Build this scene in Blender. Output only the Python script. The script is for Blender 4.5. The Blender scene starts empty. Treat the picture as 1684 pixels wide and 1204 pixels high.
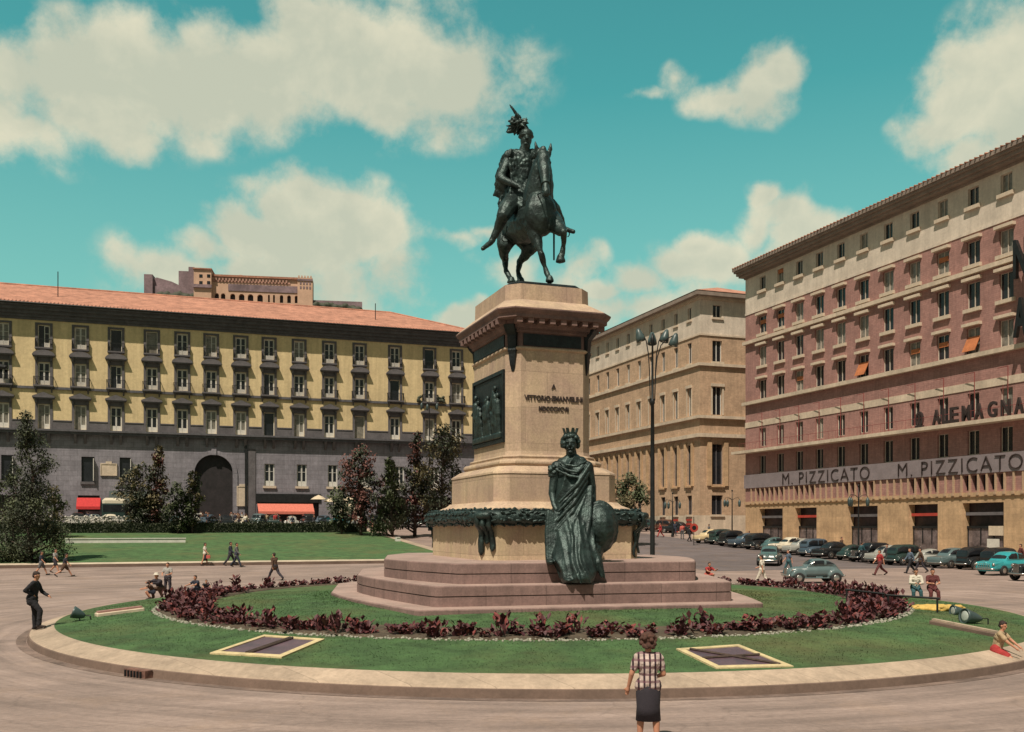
import bpy, math, random
from mathutils import Vector, Matrix, noise
rad = math.radians
random.seed(7)
S = bpy.context.scene
COL = S.collection
F, CX, HZ, EYE = 1587.0, 842.0, 865.0, 3.1

# ------------------------------------------------------------------ camera
cam = bpy.data.cameras.new('camera'); camo = bpy.data.objects.new('camera', cam); COL.objects.link(camo)
camo.location = (0, 0, EYE); camo.rotation_euler = (rad(90), 0, 0)
cam.sensor_width = 36; cam.lens = F / 1684 * 36; cam.shift_y = (HZ - 602) / 1684
cam.clip_start = .5; cam.clip_end = 6000
S.camera = camo

# ------------------------------------------------------------------ light
SUN = Vector((-.55, -1.24, 2.15)).normalized()
sl = bpy.data.lights.new('sun', 'SUN'); sl.energy = 5.0; sl.angle = rad(.6); sl.color = (1, .88, .74)
so = bpy.data.objects.new('sun', sl); COL.objects.link(so)
so.rotation_euler = SUN.to_track_quat('Z', 'Y').to_euler()
S.view_settings.view_transform = 'Standard'; S.view_settings.look = 'None'
S.view_settings.exposure = 0.0; S.view_settings.gamma = 1

def pxdir(px, py):
    az = math.atan((px - CX) / F); el = math.atan((HZ - py) / F * math.cos(az))
    return az, el

def make_world():
    w = bpy.data.worlds.new('World'); S.world = w; w.use_nodes = True
    nt = w.node_tree; N = nt.nodes; L = nt.links; N.clear()
    out = N.new('ShaderNodeOutputWorld'); bg = N.new('ShaderNodeBackground')
    bg.inputs[1].default_value = .1
    L.new(bg.outputs[0], out.inputs[0])
    sky = N.new('ShaderNodeTexSky'); sky.sky_type = 'NISHITA'; sky.sun_disc = False
    sky.sun_elevation = math.asin(SUN.z); sky.sun_rotation = math.atan2(SUN.x, SUN.y)
    sky.air_density = 1.0; sky.dust_density = .6; sky.ozone_density = 1.0
    def math_(op, a, b=None, c=None):
        n = N.new('ShaderNodeMath'); n.operation = op
        for i, x in enumerate((a, b, c)):
            if x is None: continue
            if isinstance(x, (int, float)): n.inputs[i].default_value = x
            else: L.new(x, n.inputs[i])
        return n.outputs[0]
    def vm(op, a, b=None):
        n = N.new('ShaderNodeVectorMath'); n.operation = op
        for i, x in enumerate((a, b)):
            if x is None: continue
            if isinstance(x, tuple): n.inputs[i].default_value = x
            else: L.new(x, n.inputs[i])
        return n
    tc = N.new('ShaderNodeTexCoord'); sep = N.new('ShaderNodeSeparateXYZ'); L.new(tc.outputs['Generated'], sep.inputs[0])
    x, y, z = sep.outputs
    az = math_('ARCTAN2', x, y)
    hyp = math_('SQRT', math_('ADD', math_('MULTIPLY', x, x), math_('MULTIPLY', y, y)))
    el = math_('ARCTAN2', z, hyp)
    cb = N.new('ShaderNodeCombineXYZ'); L.new(az, cb.inputs[0]); L.new(el, cb.inputs[1])
    def nz(scale, det, rough, dist=0, off=(0, 0, 0)):
        n = N.new('ShaderNodeTexNoise'); n.inputs['Scale'].default_value = scale; n.inputs['Detail'].default_value = det
        n.inputs['Roughness'].default_value = rough; n.inputs['Distortion'].default_value = dist
        L.new(vm('ADD', tc.outputs['Generated'], off).outputs[0], n.inputs['Vector']); return n
    wn = nz(9, 4, .6)
    wv = vm('SUBTRACT', wn.outputs['Color'], (.5, .5, .5)); wv2 = vm('MULTIPLY', wv.outputs[0], (.05, .04, 0))
    P = vm('ADD', cb.outputs[0], wv2.outputs[0]).outputs[0]
    blobs = [  # px, py, rx, ry, strength: each cloud of the sky as a direction and an angular size
        (640, 110, 200, 90, 1), (740, 130, 95, 80, 1), (560, 60, 150, 70, 1), (650, 180, 170, 48, .8), (420, 100, 160, 70, .85), (300, 130, 150, 80, 1), (180, 110, 120, 60, .9), (230, 70, 70, 35, .7), (60, 120, 110, 50, .9),
        (130, 190, 150, 60, .8), (40, 210, 110, 45, .8), (420, 170, 190, 48, .8), (660, 8, 70, 26, .6),
        (505, 322, 58, 40, 1), (455, 345, 62, 44, 1), (560, 350, 70, 55, 1), (395, 375, 66, 42, 1), (610, 395, 72, 60, 1), (500, 400, 150, 80, 1), (330, 400, 60, 34, .9), (290, 440, 90, 48, .9), (640, 455, 65, 60, .9), (430, 460, 190, 70, .9), (560, 480, 150, 70, .8),
        (745, 395, 62, 18, .6), (800, 385, 40, 16, .6), (765, 525, 48, 26, .9), (1275, 118, 50, 38, 1), (1245, 150, 52, 38, .9), (1190, 165, 62, 24, .7), (1118, 128, 28, 26, .6), (1080, 148, 50, 12, .5),
        (1665, 90, 78, 72, 1), (1625, 120, 62, 60, 1), (1600, 175, 70, 60, 1), (1560, 225, 66, 36, .9), (1670, 190, 90, 90, 1), (1520, 215, 46, 18, .6), (1590, 262, 60, 34, .9),
        (1262, 318, 30, 24, .9), (1290, 345, 46, 34, 1), (1320, 380, 66, 36, .9), (1250, 385, 34, 44, .8), (1370, 385, 44, 20, .7), (1280, 430, 60, 40, .8),
        (1150, 405, 40, 22, 1), (1180, 435, 66, 40, 1), (1120, 440, 60, 36, .9), (1050, 465, 66, 28, .9), (995, 478, 34, 24, 1), (960, 425, 36, 40, .8), (930, 470, 50, 50, .7), (1040, 505, 110, 34, .9), (840, 440, 70, 30, .5), (1150, 485, 90, 34, .8)]
    acc = None
    for (bx, by, rx, ry, st) in blobs:
        a, e = pxdir(bx, by)
        d = vm('SUBTRACT', P, (a, e, 0)); m = vm('MULTIPLY', d.outputs[0], (F / rx, F / ry, 0)); ln = vm('LENGTH', m.outputs[0])
        q = math_('MULTIPLY', math_('SUBTRACT', 1.60, ln.outputs['Value']), st)
        acc = q if acc is None else math_('MAXIMUM', acc, q)
    acc = math_('MAXIMUM', acc, 0)
    # loose broken cloud added to the unseen sky to keep the fill light neutral
    n3 = nz(3.2, 6, .6, .3, (3.1, 1.7, .4))
    away = N.new('ShaderNodeMapRange'); away.inputs[1].default_value = .75; away.inputs[2].default_value = .25
    L.new(y, away.inputs[0])
    gen = math_('MULTIPLY', math_('MULTIPLY', math_('SUBTRACT', n3.outputs['Fac'], .33), 5.0), away.outputs[0])
    acc = math_('MAXIMUM', acc, gen)
    n1 = nz(16, 8, .62, .15, (5, 2, 1)); n2 = nz(42, 6, .65, 0, (1, 7, 3))
    vo = N.new('ShaderNodeTexVoronoi'); vo.feature = 'SMOOTH_F1'; vo.inputs['Scale'].default_value = 24; vo.inputs['Smoothness'].default_value = .6
    L.new(vm('ADD', tc.outputs['Generated'], vm('MULTIPLY', wv.outputs[0], (.03, .03, .03)).outputs[0]).outputs[0], vo.inputs['Vector'])
    puff = math_('MULTIPLY', math_('SUBTRACT', .45, vo.outputs['Distance']), 1.1)
    fb = math_('ADD', puff, math_('ADD', math_('MULTIPLY', math_('SUBTRACT', n1.outputs['Fac'], .5), 1.5), math_('MULTIPLY', math_('SUBTRACT', n2.outputs['Fac'], .5), .8)))
    den = math_('ADD', acc, math_('MULTIPLY', fb, math_('MINIMUM', math_('MULTIPLY', acc, 2.6), 1)))
    sm = N.new('ShaderNodeMapRange'); sm.interpolation_type = 'SMOOTHSTEP'
    sm.inputs[1].default_value = .14; sm.inputs[2].default_value = 1.02; L.new(den, sm.inputs[0])
    cover = math_('MULTIPLY', sm.outputs[0], .93)
    # cloud shading: bright crests, softer grey bodies
    nb = nz(11, 6, .6, .2, (9, 4, 6))
    thick = math_('MULTIPLY', math_('ADD', acc, puff), .16)          # puffs catch the light, thick cores stay greyer
    shade = math_('SUBTRACT', math_('ADD', nb.outputs['Fac'], math_('MULTIPLY', puff, .22)), math_('SUBTRACT', thick, .10))
    cr = N.new('ShaderNodeValToRGB'); L.new(shade, cr.inputs[0])
    cr.color_ramp.elements[0].position = .34; cr.color_ramp.elements[0].color = (5.8, 5.9, 4.6, 1)
    cr.color_ramp.elements[1].position = .66; cr.color_ramp.elements[1].color = (8.0, 7.5, 5.6, 1)
    # clear sky: the physical sky carried to the print's turquoise, paler towards the horizon
    tint = N.new('ShaderNodeMixRGB'); tint.blend_type = 'MULTIPLY'; tint.inputs[0].default_value = 1
    L.new(sky.outputs[0], tint.inputs[1]); tint.inputs[2].default_value = SKYTINT
    hz = N.new('ShaderNodeMapRange'); hz.inputs[1].default_value = .42; hz.inputs[2].default_value = .05
    hz.inputs[3].default_value = 0; hz.inputs[4].default_value = .78; L.new(el, hz.inputs[0])
    pale = N.new('ShaderNodeMixRGB'); L.new(hz.outputs[0], pale.inputs[0]); L.new(tint.outputs[0], pale.inputs[1]); pale.inputs[2].default_value = (3.1, 4.9, 4.5, 1)
    # faint unevenness of the blue
    mix = N.new('ShaderNodeMixRGB'); L.new(cover, mix.inputs[0]); L.new(pale.outputs[0], mix.inputs[1]); L.new(cr.outputs[0], mix.inputs[2])
    # the sky overhead and behind, out of view, is dimmed to weaken the fill light
    dim = N.new('ShaderNodeMapRange'); dim.inputs[1].default_value = .25; dim.inputs[2].default_value = .75; dim.inputs[3].default_value = .40; dim.inputs[4].default_value = 1.0
    L.new(y, dim.inputs[0]); sc_ = N.new('ShaderNodeVectorMath'); sc_.operation = 'SCALE'; L.new(mix.outputs[0], sc_.inputs[0]); L.new(dim.outputs[0], sc_.inputs['Scale'])
    L.new(sc_.outputs[0], bg.inputs[0])
SKYTINT = (.56, 1.70, 1.04, 1)
make_world()

# ------------------------------------------------------------------ plan of the place
TH = rad(19.5)
U = Vector((math.cos(TH), math.sin(TH), 0)); V = Vector((-math.sin(TH), math.cos(TH), 0))
ISL = Vector((1.0, 33.0, 0))            # centre of the round island
MON = Vector((.61, 33.1, 0))            # centre of the monument

def slope(x, y):                        # the square climbs gently towards the palace
    t = V.x * x + V.y * y
    k = 4.0
    d = (t - 65) / k
    return .053 * k * (math.log1p(math.exp(d)) if d < 30 else d)
def island_z(x, y):
    r = math.hypot(x - ISL.x, y - ISL.y)
    if r > 15.65: return None
    if r > 15.03: return .19 + .16 * (15.65 - r) / .62
    pts = [(0, .86), (7, .84), (9.5, .74), (11.9, .6), (15.03, .335)]
    for (r0, z0), (r1, z1) in zip(pts, pts[1:]):
        if r <= r1: return z0 + (z1 - z0) * (r - r0) / (r1 - r0)
def gz(x, y):
    z = island_z(x, y)
    return slope(x, y) if z is None else z
def at(px, Y, dz=0):                    # a point of the ground at distance Y in the direction of column px
    x = (px - CX) / F * Y
    return Vector((x, Y, gz(x, Y) + dz))

# ------------------------------------------------------------------ object helpers
def props(o, label=None, cat=None, group=None, kind=None):
    if label: o['label'] = label
    if cat: o['category'] = cat
    if group: o['group'] = group
    if kind: o['kind'] = kind
    return o
def empty(name, loc=(0, 0, 0), rz=0, label=None, cat=None, group=None, parent=None):
    o = bpy.data.objects.new(name, None); COL.objects.link(o); o.empty_display_size = .2
    o.location = loc; o.rotation_euler = (0, 0, rz); o.parent = parent
    return props(o, label, cat, group)
def link(name, me, parent=None, loc=None, rz=0):
    o = bpy.data.objects.new(name, me); COL.objects.link(o); o.parent = parent
    if loc is not None: o.location = loc
    if rz: o.rotation_euler = (0, 0, rz)
    return o
def copy_tree(o, parent=None):
    c = o.copy(); COL.objects.link(c); c.parent = parent
    for ch in list(KIDS.get(o.name, ())): 
        copy_tree(ch, c)
    return c
KIDS = {}
def index_kids():
    KIDS.clear()
    for o in COL.objects:
        if o.parent: KIDS.setdefault(o.parent.name, []).append(o)

class MB:
    def __init__(s, M=None): s.v = []; s.f = []; s.m = []; s.M = M; s.mi = 0
    def add(s, vs, fs, m=None):
        b = len(s.v)
        s.v += [tuple(s.M @ Vector(p)) if s.M else tuple(p) for p in vs]
        s.f += [tuple(i + b for i in f) for f in fs]
        s.m += [s.mi if m is None else m] * len(fs)
    def quad(s, *p, m=None): s.add(p, [tuple(range(len(p)))], m)
    def box(s, x0, x1, y0, y1, z0, z1, m=None, R=None):
        v = [(x, y, z) for z in (z0, z1) for y in (y0, y1) for x in (x0, x1)]
        if R: v = [tuple(R @ Vector(p)) for p in v]
        s.add(v, [(0, 2, 3, 1), (4, 5, 7, 6), (0, 1, 5, 4), (2, 6, 7, 3), (0, 4, 6, 2), (1, 3, 7, 5)], m)
    def bevbox(s, x0, x1, y0, y1, z0, z1, b, m=None, R=None):   # box with chamfered vertical edges and top
        pl = [(x0 + b, y0), (x1 - b, y0), (x1, y0 + b), (x1, y1 - b), (x1 - b, y1), (x0 + b, y1), (x0, y1 - b), (x0, y0 + b)]
        cx, cy = (x0 + x1) / 2, (y0 + y1) / 2
        fx = (x1 - x0 - 2 * b) / (x1 - x0); fy = (y1 - y0 - 2 * b) / (y1 - y0)
        top = [(cx + (x - cx) * fx, cy + (y - cy) * fy) for x, y in pl]
        v = [(x, y, z0) for x, y in pl] + [(x, y, z1 - b) for x, y in pl] + [(x, y, z1) for x, y in top]
        if R: v = [tuple(R @ Vector(p)) for p in v]
        n = 8; f = []
        for k in (0, n):
            for i in range(n): f.append((k + i, k + (i + 1) % n, k + n + (i + 1) % n, k + n + i))
        f.append(tuple(range(2 * n, 3 * n))); f.append(tuple(reversed(range(n))))
        s.add(v, f, m)
    def loft(s, rings, m=None, cap0=True, cap1=True, closed=True):
        n = len(rings[0]); v = [p for r in rings for p in r]; f = []
        for k in range(len(rings) - 1):
            for i in range(n if closed else n - 1):
                f.append((k * n + i, k * n + (i + 1) % n, (k + 1) * n + (i + 1) % n, (k + 1) * n + i))
        if cap0: f.append(tuple(reversed(range(n))))
        if cap1: f.append(tuple(range((len(rings) - 1) * n, len(rings) * n)))
        s.add(v, f, m)
    def lathe(s, prof, n=16, c=(0, 0, 0), m=None, R=None):
        rings = []
        for r, z in prof:
            ring = [Vector((r * math.cos(2 * math.pi * i / n), r * math.sin(2 * math.pi * i / n), z)) for i in range(n)]
            if R: ring = [R @ p for p in ring]
            rings.append([tuple(p + Vector(c)) for p in ring])
        s.loft(rings, m)
    def tube(s, pts, r, n=8, m=None):
        pts = [Vector(p) for p in pts]; rs = r if isinstance(r, (list, tuple)) else [r] * len(pts)
        rings = []; ref = None
        for i, p in enumerate(pts):
            d = (pts[min(i + 1, len(pts) - 1)] - pts[max(i - 1, 0)]).normalized()
            if ref is None: ref = Vector((0, 0, 1)) if abs(d.z) < .9 else Vector((1, 0, 0))
            a = d.cross(ref).normalized(); b = d.cross(a).normalized(); ref = -b if False else ref
            rings.append([tuple(p + rs[i] * (math.cos(2 * math.pi * k / n) * a + math.sin(2 * math.pi * k / n) * b)) for k in range(n)])
        s.loft(rings, m)
    def cap(s, p1, r1, p2, r2, n=10, m=None):     # rounded cone
        p1, p2 = Vector(p1), Vector(p2); d = p2 - p1; L_ = d.length
        d = d / L_ if L_ > 1e-6 else Vector((0, 0, 1))
        ref = Vector((0, 0, 1)) if abs(d.z) < .9 else Vector((1, 0, 0))
        a = d.cross(ref).normalized(); b = d.cross(a)
        rings = []
        for t in (-88, -60, -30, 0): rings.append((p1 + d * (r1 * math.sin(rad(t))), r1 * math.cos(rad(t))))
        for t in (0, 30, 60, 88): rings.append((p2 + d * (r2 * math.sin(rad(t))), r2 * math.cos(rad(t))))
        s.loft([[tuple(c + q * (math.cos(2 * math.pi * k / n) * a + math.sin(2 * math.pi * k / n) * b)) for k in range(n)] for c, q in rings], m)
    def ell(s, c, r, R=None, n=14, m=None):
        rings = []; c = Vector(c)
        for i in range(1, 9):
            t = math.pi * i / 9 - math.pi / 2
            ring = []
            for k in range(n):
                p = Vector((r[0] * math.cos(t) * math.cos(2 * math.pi * k / n), r[1] * math.cos(t) * math.sin(2 * math.pi * k / n), r[2] * math.sin(t)))
                if R: p = R @ p
                ring.append(tuple(c + p))
            rings.append(ring)
        s.loft(rings, m)
    def mesh(s, name, mats, smooth=False):
        me = bpy.data.meshes.new(name); me.from_pydata(s.v, [], s.f)
        for mt in (mats if isinstance(mats, (list, tuple)) else [mats]): me.materials.append(mt)
        if any(s.m): me.polygons.foreach_set('material_index', s.m)
        if smooth: me.polygons.foreach_set('use_smooth', [True] * len(s.f))
        me.update(); return me
    def build(s, name, mats, parent=None, smooth=False, loc=None, rz=0):
        return link(name, s.mesh(name, mats, smooth), parent, loc, rz)

def remesh(mb, name, mats, voxel, smooth=2, disp=None, dscale=.3, parent=None, loc=None):
    """melt the overlapping primitives of mb into one continuous skin"""
    me = mb.mesh(name + '_source', mats)
    o = bpy.data.objects.new('tmp', me); COL.objects.link(o)
    r = o.modifiers.new('r', 'REMESH'); r.mode = 'VOXEL'; r.voxel_size = voxel; r.use_smooth_shade = True
    if smooth:
        k = o.modifiers.new('s', 'SMOOTH'); k.factor = .5; k.iterations = smooth
    if disp:
        tx = bpy.data.textures.new('fold', 'CLOUDS'); tx.noise_scale = dscale; tx.noise_depth = 3
        d = o.modifiers.new('d', 'DISPLACE'); d.texture = tx; d.strength = disp; d.mid_level = .5; d.texture_coords = 'LOCAL'
    bpy.context.view_layer.update()
    dg = bpy.context.evaluated_depsgraph_get()
    out = bpy.data.meshes.new_from_object(o.evaluated_get(dg)); out.name = name
    bpy.data.objects.remove(o); bpy.data.meshes.remove(me)
    out.polygons.foreach_set('use_smooth', [True] * len(out.polygons))
    out.polygons.foreach_set('material_index', [0] * len(out.polygons))
    return out

def text_mesh(body, height, depth, mt, name='lettering', sx=1.0, space=1.0, offset=0.0):
    c = bpy.data.curves.new('t', 'FONT'); c.body = body; c.size = 1; c.extrude = depth / 2; c.align_x = 'LEFT'
    c.space_character = space; c.offset = offset; c.resolution_u = 3
    o = bpy.data.objects.new('tmp', c); COL.objects.link(o); bpy.context.view_layer.update()
    me = bpy.data.meshes.new_from_object(o.evaluated_get(bpy.context.evaluated_depsgraph_get())); bpy.data.objects.remove(o)
    xs = [v.co.x for v in me.vertices]; ys = [v.co.y for v in me.vertices]
    k = height / (max(ys) - min(ys)); x0, y0 = min(xs), min(ys)
    for v in me.vertices:
        x, y, z = v.co; v.co = ((x - x0) * k * sx, -z, (y - y0) * k)     # upright in the xz plane, read from -y
    me.name = name; me.materials.clear(); me.materials.append(mt); me['w'] = (max(xs) - x0) * k * sx
    return me

# ------------------------------------------------------------------ materials
MATS = {}
def mat(name, col, rough=.8, var=.12, scale=2.0, grain=.10, gscale=30, bump=.15, bscale=20, metal=0, spec=.5, col2=None, mode=None, arg=None, coat=0):
    if name in MATS: return MATS[name]
    m = bpy.data.materials.new(name); m.use_nodes = True; nt = m.node_tree; N = nt.nodes; L = nt.links
    b = N['Principled BSDF']; b.inputs['Roughness'].default_value = rough; b.inputs['Metallic'].default_value = metal
    b.inputs['Specular IOR Level'].default_value = spec; b.inputs['Coat Weight'].default_value = coat
    tc = N.new('ShaderNodeTexCoord'); co = tc.outputs['Object']
    def nz(s, d=4, r=.6, vec=None, dist=0):
        n = N.new('ShaderNodeTexNoise'); n.inputs['Scale'].default_value = s; n.inputs['Detail'].default_value = d; n.inputs['Roughness'].default_value = r
        n.inputs['Distortion'].default_value = dist
        L.new(vec or co, n.inputs['Vector']); return n.outputs['Fac']
    def mp(f, a, c, lo=.3, hi=.7):
        n = N.new('ShaderNodeMapRange'); L.new(f, n.inputs[0]); n.inputs[1].default_value = lo; n.inputs[2].default_value = hi
        n.inputs[3].default_value = a; n.inputs[4].default_value = c; return n.outputs[0]
    def mul(c, f):
        n = N.new('ShaderNodeVectorMath'); n.operation = 'SCALE'
        L.new(c, n.inputs[0]); L.new(f, n.inputs['Scale']); return n.outputs[0]
    def mixc(f, a, c, blend='MIX'):
        n = N.new('ShaderNodeMixRGB'); n.blend_type = blend
        for i, q in enumerate((f, a, c)):
            if isinstance(q, (int, float)): n.inputs[i].default_value = q
            elif isinstance(q, tuple): n.inputs[i].default_value = (*q[:3], 1)
            else: L.new(q, n.inputs[i])
        return n.outputs[0]
    c2 = col2 or tuple(x * (1 - var * 2.2) for x in col)
    c1 = col if col2 else tuple(min(1, x * (1 + var)) for x in col)
    base = mixc(mp(nz(scale, 6, .65, dist=.3), 0, 1, .32, .68), c1, c2)
    hgt = None
    if mode in ('stone', 'ashlar', 'brick'):
        sx = N.new('ShaderNodeSeparateXYZ'); L.new(co, sx.inputs[0])
        ad = N.new('ShaderNodeMath'); ad.operation = 'ADD'; L.new(sx.outputs[0], ad.inputs[0]); L.new(sx.outputs[1], ad.inputs[1])
        cb = N.new('ShaderNodeCombineXYZ'); L.new(ad.outputs[0], cb.inputs[0]); L.new(sx.outputs[2], cb.inputs[1])
        bw, bh, mo, dark = arg
        br = N.new('ShaderNodeTexBrick'); L.new(cb.outputs[0], br.inputs['Vector']); br.inputs['Scale'].default_value = 1
        br.inputs['Brick Width'].default_value = bw; br.inputs['Row Height'].default_value = bh; br.inputs['Mortar Size'].default_value = mo
        br.inputs['Mortar Smooth'].default_value = .3; br.inputs['Color1'].default_value = (1, 1, 1, 1); br.inputs['Color2'].default_value = (.84, .84, .84, 1)
        br.inputs['Mortar'].default_value = (dark, dark, dark, 1)
        base = mixc(1.0, base, br.outputs['Color'], 'MULTIPLY'); hgt = br.outputs['Fac']
        # rain streaks
        mpn = N.new('ShaderNodeMapping'); mpn.inputs['Scale'].default_value = (1, 1, .08); L.new(co, mpn.inputs[0])
        base = mul(base, mp(nz(3.5, 5, .7, mpn.outputs[0]), .82, 1.1))
    if mode == 'streak':
        mpn = N.new('ShaderNodeMapping'); mpn.inputs['Scale'].default_value = (1, 1, .06); L.new(co, mpn.inputs[0])
        base = mul(base, mp(nz(arg or 1.4, 5, .7, mpn.outputs[0]), .80, 1.09)); base = mul(base, mp(nz(.35, 5, .7), .86, 1.08))
    if mode == 'tile':
        wv = N.new('ShaderNodeTexWave'); wv.bands_direction = 'X'; wv.inputs['Scale'].default_value = arg; wv.inputs['Distortion'].default_value = .6
        wv.inputs['Detail'].default_value = 2; L.new(co, wv.inputs['Vector'])
        base = mul(base, mp(wv.outputs['Fac'], .72, 1.12, 0, 1)); hgt = None
        base = mul(base, mp(nz(.35, 4), .85, 1.1))
    if mode == 'plaid':
        sx = N.new('ShaderNodeSeparateXYZ'); L.new(co, sx.inputs[0])
        def stripe(o_, fr, w):
            q = N.new('ShaderNodeMath'); q.operation = 'MULTIPLY'; L.new(o_, q.inputs[0]); q.inputs[1].default_value = fr
            q2 = N.new('ShaderNodeMath'); q2.operation = 'FRACT'; L.new(q.outputs[0], q2.inputs[0])
            q3 = N.new('ShaderNodeMath'); q3.operation = 'LESS_THAN'; L.new(q2.outputs[0], q3.inputs[0]); q3.inputs[1].default_value = w; return q3.outputs[0]
        base = mixc(stripe(sx.outputs[0], 13, .36), base, (.035, .018, .025))
        f = N.new('ShaderNodeMath'); f.operation = 'MULTIPLY'; L.new(stripe(sx.outputs[2], 10, .34), f.inputs[0]); f.inputs[1].default_value = .65
        base = mixc(f.outputs[0], base, (.10, .03, .05))
    if mode == 'grass':
        base = mixc(mp(nz(.22, 4, .6), 0, .55, .46, .70), base, (.15, .13, .05))
        base = mul(base, mp(nz(9, 5, .8), .82, 1.18)); base = mul(base, mp(nz(1.1, 4, .6), .84, 1.12)); base = mul(base, mp(nz(60, 3, .8), .8, 1.2))
    if mode == 'road':
        mpn = N.new('ShaderNodeMapping'); mpn.inputs['Scale'].default_value = (.09, 1.1, 1); L.new(co, mpn.inputs[0])
        base = mul(base, mp(nz(.8, 6, .7, mpn.outputs[0], .4), .86, 1.10, .34, .66)); base = mul(base, mp(nz(.16, 5, .6), .80, 1.12))
        cs = N.new('ShaderNodeVectorMath'); cs.operation = 'SUBTRACT'; L.new(co, cs.inputs[0]); cs.inputs[1].default_value = tuple(Matrix.Rotation(-TH, 3, 'Z') @ ISL)
        lg = N.new('ShaderNodeVectorMath'); lg.operation = 'LENGTH'; L.new(cs.outputs[0], lg.inputs[0])
        sp = N.new('ShaderNodeSeparateXYZ'); L.new(cs.outputs[0], sp.inputs[0]); at2 = N.new('ShaderNodeMath'); at2.operation = 'ARCTAN2'; L.new(sp.outputs[0], at2.inputs[0]); L.new(sp.outputs[1], at2.inputs[1])
        cbn = N.new('ShaderNodeCombineXYZ'); L.new(lg.outputs['Value'], cbn.inputs[0]); L.new(at2.outputs[0], cbn.inputs[1])
        base = mul(base, mp(nz(1.7, 6, .72, cbn.outputs[0], .2), .74, 1.16, .36, .64))
        vr = N.new('ShaderNodeTexVoronoi'); vr.feature = 'DISTANCE_TO_EDGE'; vr.inputs['Scale'].default_value = .22; wn_ = N.new('ShaderNodeTexNoise'); wn_.inputs['Scale'].default_value = .5; wn_.inputs['Detail'].default_value = 6
        L.new(co, wn_.inputs['Vector']); va = N.new('ShaderNodeVectorMath'); va.operation = 'MULTIPLY_ADD'; L.new(wn_.outputs['Color'], va.inputs[0]); va.inputs[1].default_value = (3, 3, 0); L.new(co, va.inputs[2]); L.new(va.outputs[0], vr.inputs['Vector'])
        base = mul(base, mp(vr.outputs['Distance'], .84, 1.0, .0, .010))
        base = mul(base, mp(nz(2.6, 4, .75), .80, 1.0, .30, .36))
        base = mixc(mp(nz(.5, 5, .7), 0, .35, .52, .75), base, (.33, .22, .15))
    if grain: base = mul(base, mp(nz(gscale, 3, .8), 1 - grain, 1 + grain))
    L.new(base, b.inputs['Base Color'])
    if bump:
        bp = N.new('ShaderNodeBump'); bp.inputs['Strength'].default_value = bump; bp.inputs['Distance'].default_value = .04
        h = nz(bscale, 5, .7)
        if hgt:
            mm = N.new('ShaderNodeMath'); mm.operation = 'MULTIPLY_ADD'; L.new(hgt, mm.inputs[0]); mm.inputs[1].default_value = -1.2; L.new(h, mm.inputs[2]); h = mm.outputs[0]
        L.new(h, bp.inputs['Height']); L.new(bp.outputs[0], b.inputs['Normal'])
    MATS[name] = m; return m

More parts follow.
